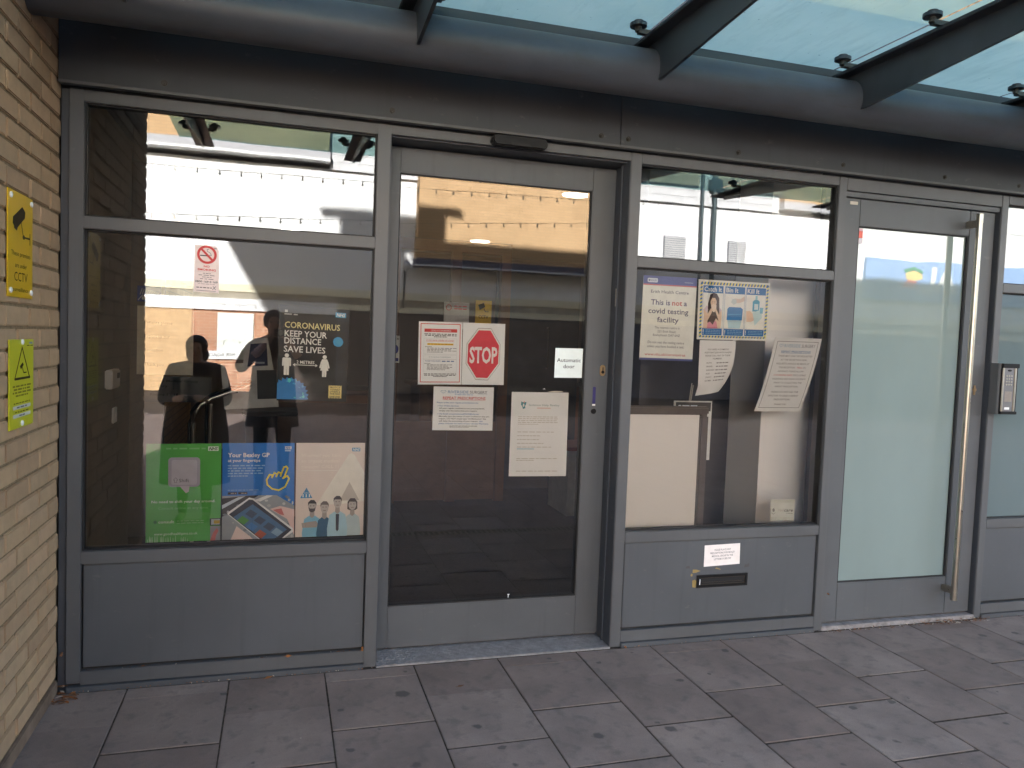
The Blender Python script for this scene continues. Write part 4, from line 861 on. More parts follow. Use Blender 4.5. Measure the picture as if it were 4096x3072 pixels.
def figure(s, cu, woman):
    W_, H_ = s.W, s.H; L = 1
    s.ell(cu, 0.525, 0.03, 0.03*W_/H_, wht, 'pictogram')
    if not woman:
        s.poly([(cu-0.05, 0.548), (cu+0.05, 0.548), (cu+0.062, 0.56), (cu+0.062, 0.635), (cu+0.04, 0.635), (cu+0.038, 0.58), (cu+0.036, 0.73), (cu+0.003, 0.73), (cu+0.0, 0.64), (cu-0.003, 0.73), (cu-0.036, 0.73), (cu-0.038, 0.58), (cu-0.04, 0.635), (cu-0.062, 0.635), (cu-0.062, 0.56)], wht, 'pictogram')
    else:
        s.poly([(cu-0.035, 0.548), (cu+0.035, 0.548), (cu+0.055, 0.58), (cu+0.075, 0.64), (cu+0.055, 0.648), (cu+0.035, 0.60), (cu+0.06, 0.67), (cu+0.032, 0.67), (cu+0.03, 0.738), (cu+0.003, 0.738), (cu, 0.672), (cu-0.003, 0.738), (cu-0.03, 0.738), (cu-0.032, 0.67), (cu-0.06, 0.67), (cu-0.035, 0.60), (cu-0.055, 0.648), (cu-0.075, 0.64), (cu-0.055, 0.58)], wht, 'pictogram')
figure(s, 0.125, False); figure(s, 0.665, True)
s.line([(0.225, 0.62), (0.555, 0.62)], 0.0028, wht, 'pictogram')
for e, d_ in ((0.22, 1), (0.56, -1)): s.line([(e+0.025*d_, 0.608), (e, 0.62), (e+0.025*d_, 0.632)], 0.0025, wht, 'pictogram')
s.rect(0.735, 0.925, 0.825, 0.965, ink(225, 205, 135), 'stamp')
for i in range(8): s.poly([(0.735+0.0238*i, 0.825), (0.75+0.0238*i, 0.825), (0.742+0.0238*i, 0.833)], blk, 'stamp', 2); s.poly([(0.735+0.0238*i, 0.965), (0.75+0.0238*i, 0.965), (0.742+0.0238*i, 0.957)], blk, 'stamp', 2)
for t, v in (('PROTECT', 0.855), ('YOURSELF', 0.878), ('OTHERS &', 0.901), ('THE NHS', 0.924), ('SAVE LIVES', 0.956)): s.text(t, 0.755, 0.905, v, 0.016, ink(60, 50, 35), 0.02, layer=2)
s.done()

# green poster
s = Sheet('green_poster', 'green poster with a grey keyboard key speech bubble on the left window', 'poster', Q((0.286, 1.019), (0.583, 1.020), (0.585, 0.598), (0.288, 0.598)), GI, plain('faded_green_print', lin(82, 172, 74), 0.5, 0, 0.12, 6, 0.3))
s.nhs(0.82, 0.96, 0.03, 0.075, ink(225, 235, 225), ink(45, 95, 55), 1); s.bars(0.26, 0.79, 0.042, 0.016, ink(120, 190, 120), 5)
key, key2 = ink(196, 192, 204), ink(176, 172, 188)
def rrect(u0, u1, v0, v1, r, s, n=5):
    rv = r*s.W/s.H; P = []
    for cx, cyy, a0 in ((u1-r, v0+rv, -math.pi/2), (u1-r, v1-rv, 0), (u0+r, v1-rv, math.pi/2), (u0+r, v0+rv, math.pi)):
        P += [(cx+r*math.cos(a0+math.pi/2*i/n), cyy+rv*math.sin(a0+math.pi/2*i/n)) for i in range(n+1)]
    return P
s.poly(rrect(0.29, 0.715, 0.14, 0.44, 0.05, s), key2, 'bubble'); s.poly([(0.44, 0.43), (0.575, 0.43), (0.565, 0.49), (0.53, 0.505), (0.51, 0.49)], key, 'bubble'); s.poly(rrect(0.335, 0.675, 0.165, 0.42, 0.03, s), key, 'bubble', 2)
s.line([(0.36, 0.37), (0.39, 0.345), (0.42, 0.37), (0.405, 0.37), (0.405, 0.395), (0.375, 0.395), (0.375, 0.37)], 0.0014, ink(110, 106, 112), 'bubble', 3, True); s.text('Shift', 0.435, 0.57, 0.392, 0.034, ink(95, 92, 98), layer=3)
s.text('No need to shift your day around.', 0.075, 0.925, 0.602, 0.026, ink(222, 235, 215), 0.01); s.text('Consult online at any time.', 0.165, 0.84, 0.668, 0.026, ink(130, 195, 125)); s.text('consult', 0.165, 0.375, 0.808, 0.028, ink(215, 230, 210), 0.015); s.ell(0.125, 0.795, 0.024, 0.017, ink(60, 120, 70), 'logo')
for i in range(2): s.bars(0.41, 0.77, 0.785+0.022*i, 0.008, ink(140, 195, 135), 6)
s.rect(0.855, 1.0, 0.77, 0.845, ink(60, 66, 66)); s.rect(0.872, 0.992, 0.778, 0.835, ink(175, 190, 195), layer=2); s.rect(0.91, 0.99, 0.79, 0.825, ink(190, 160, 60), layer=3); s.poly([(0.86, 0.85), (1, 0.85), (1, 1), (0.86, 1)], ink(150, 150, 155)); s.poly([(0.86, 1.0), (0.90, 0.92), (0.95, 0.87), (0.975, 0.9), (0.94, 0.95), (0.93, 1.0)], ink(200, 110, 110), layer=2)
s.text('www.goodhealthpms.co.uk', 0.11, 0.69, 0.93, 0.026, ink(200, 225, 190), 0.01)
rnd = random.Random(8)
for i in range(30):
    u = rnd.uniform(0.01, 0.55); h = rnd.uniform(0.02, 0.07); s.poly([(u, 1.0), (u+0.012, 1.0), (u+0.008, 1-h), (u+0.003, 1-h*0.9)], ink(160, 205, 150), 'scuff', 1)
s.done()

# blue poster
s = Sheet('blue_poster', 'blue poster with a yellow pointing hand outline and a phone photo', 'poster', Q((0.587, 1.022), (0.886, 1.022), (0.893, 0.599), (0.591, 0.599)), GI, plain('blue_print', lin(30, 114, 198), 0.5, 0, 0.05, 6, 0.3))
s.text('Your Bexley GP', 0.075, 0.65, 0.145, 0.042, wht, 0.02); s.text('at your fingertips', 0.075, 0.52, 0.195, 0.03, wht, 0.012)
for i in range(5): s.bars(0.075, (0.585, 0.555, 0.53, 0.56, 0.35)[i], 0.228+0.0268*i, 0.012, ink(140, 180, 220), 7)
s.rect(0.865, 0.955, 0.035, 0.066, wht, 'logo'); s.text('NHS', 0.875, 0.945, 0.061, 0.021, ink(24, 98, 178), 0.03, 0.25, 'logo', 2); s.bars(0.865, 0.945, 0.074, 0.013, ink(190, 210, 230), 1); s.bars(0.075, 0.5, 0.483, 0.008, ink(130, 170, 215), 8)
for a in (0.078, 0.218): s.rect(a, a+0.125, 0.508, 0.532, ink(20, 22, 28)); s.bars(a+0.04, a+0.115, 0.516, 0.01, ink(150, 150, 150), 2, 2)
hand = [(0.84, 0.37), (0.90, 0.345), (0.925, 0.375), (0.87, 0.46), (0.78, 0.495), (0.69, 0.48), (0.62, 0.435), (0.61, 0.385), (0.65, 0.33), (0.69, 0.335), (0.685, 0.36), (0.72, 0.31), (0.75, 0.325), (0.745, 0.35), (0.775, 0.305), (0.81, 0.315), (0.805, 0.345), (0.85, 0.255), (0.885, 0.245), (0.905, 0.265), (0.865, 0.345)]
s.line(hand, 0.0065, ink(238, 222, 70), 'hand_outline', 1, True)
s.poly([(0, 0.545), (0.75, 0.545), (1.0, 0.66), (1, 1), (0, 1)], ink(150, 158, 166), 'photo'); s.poly([(0, 0.57), (0.35, 0.545), (0.5, 0.545), (0.1, 0.73), (0, 0.76)], ink(52, 52, 56), 'photo', 2); s.poly([(0, 0.64), (0.22, 0.56), (0.32, 0.55), (0, 0.68)], ink(190, 200, 210), 'photo', 3); s.poly([(0.42, 0.60), (0.62, 0.545), (0.7, 0.55), (0.52, 0.61)], ink(225, 228, 230), 'photo', 3)
s.poly([(0.66, 0.69), (0.8, 0.66), (1, 0.7), (1, 0.97), (0.9, 0.8)], ink(226, 196, 192), 'photo', 3); s.poly([(0.70, 0.7), (0.82, 0.685), (0.86, 0.76), (0.8, 0.75)], ink(196, 110, 108), 'photo', 4); s.poly([(0.2, 0.86), (0.4, 0.98), (0.42, 1.0), (0.12, 1.0)], ink(230, 210, 205), 'photo', 3)
rnd = random.Random(5)
for i in range(50):
    u, v = rnd.uniform(0.02, 0.98), rnd.uniform(0.56, 0.99)
    s.ell(u, v, rnd.uniform(.012, .035), rnd.uniform(.008, .02), rnd.choice([ink(175, 180, 186), ink(120, 128, 138), ink(200, 204, 208)]), 'photo', 2, 7)
s.poly([(0.07, 0.73), (0.1, 0.705), (0.37, 0.565), (0.43, 0.575), (0.985, 0.90), (0.99, 0.935), (0.86, 1.0), (0.5, 1.0)], ink(228, 230, 232), 'phone', 5); s.poly([(0.095, 0.735), (0.37, 0.585), (0.42, 0.59), (0.965, 0.915), (0.83, 1.0), (0.52, 1.0)], ink(40, 46, 62), 'phone', 6); s.poly([(0.155, 0.765), (0.42, 0.635), (0.9, 0.91), (0.73, 1.0), (0.55, 1.0)], ink(70, 110, 150), 'phone', 7)
def tile(cu, cv, c): s.poly([(cu-0.085, cv+0.005), (cu-0.01, cv-0.042), (cu+0.085, cv+0.005), (cu+0.01, cv+0.052)], c, 'phone', 8)
for cu, cv, c in ((0.29, 0.795, (70, 140, 60)), (0.41, 0.865, (60, 120, 185)), (0.53, 0.945, (165, 80, 50)), (0.4, 0.73, (55, 75, 100)), (0.52, 0.80, (55, 75, 100)), (0.65, 0.87, (55, 75, 100)), (0.76, 0.93, (130, 165, 195))): tile(cu, cv, ink(*c))
s.done()

# 111 poster
s = Sheet('helpline_poster', 'beige urgent medical concern poster with four health workers on the left window', 'poster', Q((0.894, 1.022), (1.194, 1.022), (1.196, 0.601), (0.897, 0.600)), GI, plain('beige_print', lin(228, 214, 206), 0.5, 0, 0.05, 5, 0.3))
s.nhs(0.81, 0.93, 0.052, 0.09, ink(75, 145, 190), wht, 1); cw = ink(236, 231, 222)
for t, a, b, v in (('Worried you have', 0.075, 0.655, 0.148), ('an urgent medical', 0.075, 0.63, 0.207), ('concern? CALL 111', 0.075, 0.655, 0.267)): s.text(t, a, b, v, 0.034, ink(236, 224, 214), 0.02, layer=3)
s.rect(0.07, 0.6, 0.292, 0.297, cw); [s.bars(0.075, (0.55, 0.53, 0.55, 0.46, 0.48, 0.3)[i], 0.315+0.024*i, 0.009, ink(228, 214, 205), 7) for i in range(6)]
s.poly([(0.76, 0.125), (0.80, 0.108), (0.85, 0.13), (1.0, 0.32), (1.0, 0.63), (0.62, 0.66), (0.30, 0.66)], cw, 'triangle', 2); s.poly([(0.78, 0.42), (0.93, 0.62), (0.64, 0.62)], ink(196, 188, 180), 'triangle', 3)
s.poly([(0.155, 0.473), (0.24, 0.585), (0.065, 0.585)], ink(50, 135, 190), 'helpline_mark', 2); s.text('111', 0.10, 0.205, 0.574, 0.03, wht, 0.03, layer=3); s.text('CALL', 0.12, 0.19, 0.535, 0.014, wht, layer=3)
def worker(cu, cv, sh, hair, shirt, lay, kind):
    sk = ink(188, 180, 175); hw = 0.058
    s.poly([(cu-sh*0.35, cv+0.10), (cu+sh*0.35, cv+0.10), (cu+sh*0.9, cv+0.135), (cu+sh*1.15, cv+0.28), (cu+sh*1.1, 1.0), (cu-sh*1.1, 1.0), (cu-sh*1.15, cv+0.28), (cu-sh*0.9, cv+0.135)], shirt, 'health_worker', lay)
    s.poly([(cu-0.03, cv+0.03), (cu+0.03, cv+0.03), (cu+0.035, cv+0.105), (cu, cv+0.125), (cu-0.035, cv+0.105)], ink(165, 156, 150), 'health_worker', lay+1)
    if kind == 'bob': s.poly([(cu-0.075, cv+0.045), (cu-0.072, cv-0.03), (cu-0.035, cv-0.068), (cu+0.035, cv-0.068), (cu+0.072, cv-0.03), (cu+0.075, cv+0.045), (cu+0.045, cv+0.06), (cu-0.045, cv+0.06)], hair, 'health_worker', lay+1)
    s.ell(cu, cv, hw, 0.06, sk, 'health_worker', lay+2)
    s.poly([(cu-hw*1.06, cv-0.005), (cu-hw*1.02, cv-0.045), (cu-0.02, cv-0.07), (cu+0.03, cv-0.068), (cu+hw*1.04, cv-0.04), (cu+hw*1.06, cv-0.005), (cu+hw*0.8, cv-0.03), (cu-hw*0.75, cv-0.032)], hair, 'health_worker', lay+3)
    for e in (-0.022, 0.022): s.rect(cu+e-0.009, cu+e+0.009, cv-0.01, cv-0.003, ink(70, 66, 64), 'health_worker', lay+3)
    s.rect(cu-0.02, cu+0.02, cv+0.028, cv+0.034, ink(120, 100, 98), 'health_worker', lay+3)
    if kind == 'beard': s.poly([(cu-0.05, cv+0.005), (cu-0.03, cv+0.022), (cu+0.03, cv+0.022), (cu+0.05, cv+0.005), (cu+0.04, cv+0.05), (cu, cv+0.065), (cu-0.04, cv+0.05)], ink(80, 76, 76), 'health_worker', lay+3)
worker(0.83, 0.665, 0.11, ink(75, 68, 66), ink(186, 205, 212), 3, 'bob'); worker(0.24, 0.675, 0.125, ink(52, 50, 52), ink(132, 192, 222), 3, 'beard'); worker(0.42, 0.69, 0.10, ink(105, 98, 95), ink(30, 92, 128), 7, 'x'); worker(0.61, 0.635, 0.13, ink(62, 58, 58), ink(170, 208, 224), 11, 'x')
s.poly([(0.585, 0.76), (0.635, 0.76), (0.63, 0.93), (0.61, 0.95), (0.59, 0.93)], ink(40, 50, 66), 'health_worker', 15); s.poly([(0.09, 0.85), (0.3, 0.83), (0.33, 0.86), (0.31, 0.9), (0.1, 0.9)], ink(168, 158, 152), 'health_worker', 7); s.L = 0.0002
s.done()

# ---- notices on the automatic door
DG = DY+0.0225
s = Sheet('red_bordered_notice', 'white notice with thin red border and red heading beside the stop notice', 'notice', Q((1.445, 1.585), (1.657, 1.588), (1.661, 1.288), (1.449, 1.284)), DG, M_PAPER); s.L = 0.0004
rb = ink(216, 70, 66); s.line([(0.05, 0.035), (0.95, 0.035), (0.955, 0.96), (0.055, 0.96)], 0.0035, rb, 'border', 1, True); s.rect(0.13, 0.88, 0.112, 0.165, rb, 'heading'); s.text('COVID-19 (CORONAVIRUS)', 0.28, 0.74, 0.152, 0.024, wht, 0.01, layer=2)
for i, (a, b) in enumerate(((0.13, 0.87), (0.15, 0.87), (0.35, 0.65))): s.bars(a, b, 0.19+0.022*i, 0.012, ink(70, 68, 68), 9)
gy = ink(190, 188, 186)
for a, b in ((0.265, 0.515), (0.53, 0.595), (0.6, 0.80)): s.line([(0.12, a), (0.88, a), (0.88, b), (0.12, b)], 0.0008, gy, 'rule', 1, True)
s.text('IF YOU HAVE A FEVER OR COUGH', 0.18, 0.81, 0.307, 0.021, ink(205, 90, 85), 0.01); s.bars(0.18, 0.81, 0.312, 0.003, rb, 1); s.rect(0.2, 0.8, 0.342, 0.372, ink(240, 200, 60), 'highlight'); s.bars(0.21, 0.79, 0.35, 0.012, ink(190, 140, 50), 8, 2)
for i, (a, b, c) in enumerate(((0.15, 0.3, (120, 118, 118)), (0.2, 0.87, (120, 125, 150)), (0.2, 0.75, (120, 118, 118)), (0.2, 0.87, (130, 128, 128)), (0.2, 0.56, (130, 128, 128)))): s.bars(a, b, 0.395+0.021*i, 0.009, ink(*c), 8)
s.text('IF YOU HAVE ANY OTHER PROBLEM', 0.25, 0.74, 0.57, 0.016, ink(95, 120, 130)); s.text('PHONE THE SURGERY', 0.16, 0.52, 0.635, 0.019, ink(85, 110, 155), 0.01); s.bars(0.54, 0.82, 0.62, 0.016, ink(85, 110, 155), 3)
for i in range(6): s.bars(0.14 if i == 0 else 0.2, (0.28, 0.78, 0.68, 0.78, 0.72, 0.62)[i], 0.66+0.02*i, 0.009, ink(120, 118, 118), 8)
for i, (a, b) in enumerate(((0.13, 0.88), (0.14, 0.86), (0.35, 0.66))): s.bars(a, b, 0.825+0.021*i, 0.011, ink(60, 58, 58), 9)
s.done()
s = Sheet('stop_notice', 'white sheet with a tall red STOP octagon on the automatic door', 'notice', Q((1.661, 1.588), (1.872, 1.590), (1.875, 1.290), (1.663, 1.288)), DG, M_PAPER); s.L = 0.0004
oc = [(0.36, 0.08), (0.665, 0.08), (0.895, 0.34), (0.885, 0.665), (0.615, 0.925), (0.325, 0.92), (0.085, 0.66), (0.095, 0.335)]
def shr(P, k, c=(0.49, 0.5)): return [(c[0]+(u-c[0])*k, c[1]+(v-c[1])*k) for u, v in P]
s.poly(oc, ink(95, 92, 92), 'octagon', 1); s.poly(shr(oc, 0.985), wht, 'octagon', 2); s.poly(shr(oc, 0.915), ink(222, 62, 76), 'octagon', 3); s.text('STOP', 0.165, 0.825, 0.64, 0.245, ink(240, 228, 226), 0.03, layer=4); s.done()
s = Sheet('prescription_card', 'landscape white repeat prescriptions sheet below the stop notice', 'notice', Q((1.527, 1.276), (1.826, 1.277), (1.826, 1.064), (1.526, 1.065)), DG, M_PAPER); s.L = 0.0004
lb_, db_, dg_ = ink(110, 150, 190), ink(80, 118, 175), ink(70, 68, 70)
s.line([(0.16, 0.15), (0.115, 0.11), (0.125, 0.085), (0.16, 0.1), (0.195, 0.085), (0.205, 0.11)], 0.0013, lb_, 'logo', 1, True); s.text('RIVERSIDE', 0.235, 0.575, 0.148, 0.062, lb_, 0.005); s.text('SURGERY', 0.60, 0.89, 0.148, 0.062, ink(85, 85, 95), 0.005); s.bars(0.35, 0.65, 0.172, 0.014, ink(140, 170, 205), 5); s.line([(0.73, 0.16), (0.89, 0.155)], 0.001, ink(85, 85, 95), 'logo')
s.text('REPEAT PRESCRIPTIONS', 0.155, 0.865, 0.288, 0.06, ink(206, 66, 64), 0.015); s.rect(0.155, 0.865, 0.297, 0.303, ink(206, 66, 64), 'underline')
for t, a, b, v, c in (('Please order your repeat prescriptions via:', 0.06, 0.745, 0.378, db_), ('Our Online Services', 0.1, 0.42, 0.452, db_), ('All your regular medications are pre-populated,', 0.1, 0.855, 0.508, dg_), ('simply tick the items that you require', 0.1, 0.725, 0.565, dg_), ('Via Email: prescriptions.g83630@nhs.net', 0.1, 0.76, 0.637, db_), ('Manually type the names of each medication that you', 0.1, 0.94, 0.692, dg_), ('require. DO NOT simply type "All Medication" this', 0.1, 0.885, 0.747, dg_), ('will delay the processing of your request.', 0.1, 0.755, 0.802, dg_), ('Also', 0.77, 0.83, 0.802, db_), ('please indicate the name of your chosen Pharmacy.', 0.1, 0.93, 0.858, db_)): s.text(t, a, b, v, 0.03, c, 0.012)
for v in (0.44, 0.625): s.ell(0.082, v, 0.006, 0.008, db_, 'bullet')
for i in range(3): s.bars(0.28, 0.74 if i < 2 else 0.6, 0.89+0.018*i, 0.008, ink(120, 118, 118), 9)
s.done()
s = Sheet('isolation_help_letter', 'tall white isolation help letter low on the automatic door', 'notice', Q((1.919, 1.257), (2.218, 1.258), (2.222, 0.833), (1.919, 0.836)), DG, M_PAPER); s.L = 0.0004
te = ink(88, 150, 160); s.poly([(0.17, 0.11), (0.2, 0.12), (0.22, 0.115), (0.26, 0.12), (0.25, 0.15), (0.235, 0.165), (0.245, 0.19), (0.2, 0.2), (0.19, 0.17), (0.165, 0.15)], te, 'logo'); s.ell(0.222, 0.118, 0.012, 0.009, ink(225, 160, 150), 'logo', 2); s.ell(0.21, 0.155, 0.014, 0.02, wht, 'logo', 2); s.text('Isolation Help Bexley', 0.305, 0.84, 0.163, 0.023, ink(135, 155, 158)); s.text('#OurHelpers', 0.45, 0.69, 0.192, 0.013, ink(225, 185, 180)) if False else s.bars(0.45, 0.69, 0.182, 0.011, ink(225, 190, 184), 1)
lt = ink(196, 190, 182)
for i in range(5): s.bars(0.125, (0.81, 0.82, 0.80, 0.82, 0.48)[i], 0.288+0.022*i, 0.008, lt, 10)
for v, b in ((0.468, 0.76), (0.513, 0.52), (0.558, 0.5), (0.603, 0.58), (0.648, 0.72), (0.785, 0.83), (0.806, 0.42), (0.935, 0.84)): s.bars(0.12, b, v, 0.008, lt, 7)
s.bars(0.12, 0.42, 0.67, 0.008, ink(120, 185, 205), 1); s.rect(0.12, 0.86, 0.43, 0.432, ink(225, 230, 232), 'rule'); s.rect(0.12, 0.86, 0.72, 0.722, ink(225, 230, 232), 'rule'); s.done()
s = Sheet('automatic_door_sign', 'small square white automatic door sticker near the door edge', 'sign', Q((2.135, 1.482), (2.282, 1.483), (2.282, 1.335), (2.134, 1.333)), DY+0.0128, ink(222, 230, 227)); s.text('Automatic', 0.07, 0.935, 0.465, 0.125, blk, 0.006); s.text('door', 0.31, 0.72, 0.675, 0.125, blk, 0.006); s.done()
tapes = thing('tape_remnant', 'thin curled remnant of clear tape above the isolation help letter', 'tape', (2.14, 0.176, 1.262))
MB().prism([(2.10, 1.262), (2.14, 1.266), (2.18, 1.265), (2.185, 1.262), (2.14, 1.259)], 0, 0.0008, yfn(DY+0.013)).build('strip', plain('yellowed_tape', (0.42, 0.36, 0.29, 1), 0.4), tapes); MB().prism([(2.075, 1.274), (2.086, 1.278), (2.09, 1.274)], 0, 0.0008, yfn(DY+0.013)).build('scrap', M_PAPER, tapes)

# ---- posters in the right hand window
s = Sheet('testing_poster', 'white not a covid testing facility poster with blue header in right window', 'poster', Q((2.537, 1.859), (2.834, 1.861), (2.830, 1.439), (2.533, 1.440)), GI, ink(238, 238, 230)); s.L = 0.0004
nv = ink(62, 66, 108); s.rect(0, 1, 0, 0.098, ink(92, 98, 158), 'header'); s.rect(0, 1, 0.098, 0.112, ink(205, 105, 108), 'header'); s.poly(rrect(0.075, 0.265, 0.028, 0.078, 0.02, s), ink(214, 220, 232), 'logo', 2); s.text('BEXLEY', 0.125, 0.25, 0.064, 0.02, ink(110, 120, 150), 0.01, layer=3); s.ell(0.105, 0.053, 0.014, 0.012, ink(90, 100, 140), 'logo', 3); s.bars(0.77, 0.93, 0.06, 0.005, ink(190, 195, 215), 1, 2)
for t, a, b, v, h, c, bd in (('Erith Health Centre', 0.15, 0.855, 0.202, 0.036, ink(75, 75, 100), 0.0), ('This is', 0.16, 0.515, 0.34, 0.06, nv, 0.012), ('not', 0.555, 0.745, 0.34, 0.06, ink(196, 78, 74), 0.012), ('a', 0.775, 0.835, 0.34, 0.06, nv, 0.012), ('covid testing', 0.12, 0.87, 0.442, 0.06, nv, 0.012), ('facility', 0.29, 0.695, 0.545, 0.06, nv, 0.012), ('The nearest centre is', 0.25, 0.72, 0.622, 0.027, ink(110, 108, 112), 0), ('221 Erith Road,', 0.31, 0.655, 0.668, 0.027, ink(110, 108, 112), 0), ('Bexleyheath DA7 6HZ', 0.23, 0.735, 0.712, 0.027, ink(110, 108, 112), 0), ('Do not visit the testing centre', 0.14, 0.82, 0.80, 0.029, ink(90, 88, 96), 0), ('unless you have booked a test.', 0.135, 0.825, 0.848, 0.029, ink(90, 88, 96), 0), ('www.nhs.uk/coronavirus', 0.095, 0.86, 0.945, 0.031, ink(196, 82, 76), 0.006)): s.text(t, a, b, v, h, c, bd)
s.rect(0, 1, 0.975, 1.0, ink(92, 98, 150), 'footer'); s.done()

s = Sheet('catch_it_poster', 'catch it bin it kill it poster with yellow and blue striped border', 'poster', Q((2.843, 1.857), (3.268, 1.860), (3.264, 1.559), (2.849, 1.553)), GI, ink(232, 232, 226)); s.L = 0.0003
pb, py = ink(38, 110, 178), ink(236, 224, 110)
s.rect(0.028, 0.972, 0.035, 0.965, py, 'border'); n = 22
for i in range(n):
    a, b = 0.028+0.944*i/n, 0.028+0.944*(i+0.5)/n; s.poly([(a+0.012, 0.035), (b+0.012, 0.035), (b, 0.085), (a, 0.085)], pb, 'border', 2); s.poly([(a+0.012, 0.93), (b+0.012, 0.93), (b, 0.965), (a, 0.965)], pb, 'border', 2)
n = 14
for i in range(n):
    a, b = 0.04+0.88*i/n, 0.04+0.88*(i+0.5)/n; s.poly([(0.028, a+0.02), (0.062, a), (0.062, b), (0.028, b+0.02)], pb, 'border', 2); s.poly([(0.938, a+0.02), (0.972, a), (0.972, b), (0.938, b+0.02)], pb, 'border', 2)
s.rect(0.056, 0.944, 0.08, 0.935, ink(226, 228, 226), 'panel', 3)
for k, (t, u1) in enumerate((('Catch It', 0.92), ('Bin It', 0.66), ('Kill It', 0.66))):
    u0 = (0.065, 0.365, 0.66)[k]; w = 0.275; s.rect(u0, u0+w, 0.095, 0.215, pb, 'panel', 4); s.text(t, u0+0.015, u0+w*u1, 0.192, 0.075, wht, 0.02, layer=5); s.rect(u0, u0+w, 0.815, 0.925, pb, 'panel', 4); s.rect(u0, u0+w, 0.215, 0.81, ink(238, 238, 234), 'panel', 4)
    for i in range(3): s.bars(u0+0.05, u0+w-0.02, 0.835+0.027*i, 0.011, ink(140, 180, 215), 6, 5)
    s.rect(u0+0.012, u0+0.022, 0.83, 0.88, wht, 'panel', 5); s.rect(u0+0.012, u0+0.022, 0.89, 0.905, wht, 'panel', 5)
    s.line([(u0, 0.215), (u0+w, 0.215), (u0+w, 0.81), (u0, 0.81)], 0.001, pb, 'panel', 5, True)
skn, hr_ = ink(226, 196, 172), ink(70, 46, 44)
s.poly([(0.075, 0.81), (0.085, 0.6), (0.075, 0.5), (0.12, 0.44), (0.27, 0.44), (0.325, 0.5), (0.33, 0.6), (0.32, 0.81)], skn, 'sneezing_woman', 5); s.poly([(0.08, 0.5), (0.12, 0.43), (0.16, 0.46), (0.13, 0.56)], ink(214, 196, 206), 'sneezing_woman', 6); s.poly([(0.33, 0.5), (0.27, 0.43), (0.25, 0.46), (0.28, 0.56)], ink(214, 196, 206), 'sneezing_woman', 6)
s.poly([(0.13, 0.81), (0.14, 0.7), (0.2, 0.66), (0.26, 0.7), (0.28, 0.81)], ink(214, 128, 150), 'sneezing_woman', 6); s.poly([(0.135, 0.72), (0.135, 0.4), (0.16, 0.25), (0.2, 0.215), (0.25, 0.225), (0.285, 0.3), (0.295, 0.55), (0.285, 0.68), (0.25, 0.64), (0.21, 0.75), (0.17, 0.70)], hr_, 'sneezing_woman', 7)
s.ell(0.21, 0.37, 0.042, 0.085, skn, 'sneezing_woman', 8); s.poly([(0.165, 0.36), (0.17, 0.28), (0.21, 0.265), (0.25, 0.28), (0.255, 0.36), (0.23, 0.30), (0.19, 0.30)], hr_, 'sneezing_woman', 9); s.poly([(0.175, 0.42), (0.21, 0.40), (0.25, 0.42), (0.25, 0.5), (0.22, 0.54), (0.19, 0.52)], ink(236, 214, 196), 'sneezing_woman', 9)
s.poly([(0.2, 0.5), (0.185, 0.56), (0.12, 0.72), (0.085, 0.68), (0.13, 0.58), (0.18, 0.47)], skn, 'sneezing_woman', 9); s.poly([(0.23, 0.5), (0.25, 0.56), (0.3, 0.72), (0.325, 0.66), (0.29, 0.58), (0.245, 0.47)], skn, 'sneezing_woman', 9)
for a, b in ((0.19, 0.205), (0.218, 0.233)): s.rect(a, b, 0.362, 0.368, hr_, 'sneezing_woman', 10)
s.poly([(0.41, 0.65), (0.61, 0.66), (0.59, 0.80), (0.43, 0.80)], ink(180, 214, 228), 'bin', 5); s.poly([(0.40, 0.66), (0.405, 0.47), (0.43, 0.44), (0.59, 0.44), (0.62, 0.47), (0.615, 0.66)], ink(24, 122, 196), 'bin', 6); s.poly([(0.42, 0.56), (0.6, 0.55), (0.6, 0.56), (0.42, 0.575)], ink(80, 165, 220), 'bin', 7); s.poly([(0.46, 0.33), (0.5, 0.29), (0.58, 0.3), (0.635, 0.25), (0.638, 0.33), (0.58, 0.36), (0.5, 0.38)], ink(224, 206, 196), 'hand', 5); s.poly([(0.45, 0.36), (0.47, 0.30), (0.52, 0.30), (0.53, 0.37), (0.49, 0.40)], ink(206, 214, 214), 'hand', 6)
s.poly([(0.755, 0.5), (0.755, 0.33), (0.78, 0.30), (0.83, 0.30), (0.855, 0.33), (0.85, 0.5)], ink(70, 165, 200), 'bottle', 5); s.rect(0.79, 0.82, 0.23, 0.3, ink(150, 205, 220), 'bottle', 5); s.rect(0.78, 0.835, 0.37, 0.47, ink(210, 228, 232), 'bottle', 6); s.poly([(0.67, 0.5), (0.72, 0.49), (0.8, 0.58), (0.81, 0.64), (0.74, 0.68), (0.68, 0.68)], ink(232, 200, 178), 'hand', 5); s.poly([(0.76, 0.52), (0.88, 0.46), (0.9, 0.6), (0.8, 0.74)], ink(196, 224, 230), 'splash', 5); s.poly([(0.86, 0.43), (0.91, 0.43), (0.905, 0.53), (0.865, 0.53)], ink(120, 185, 215), 'splash', 6)
s.done()

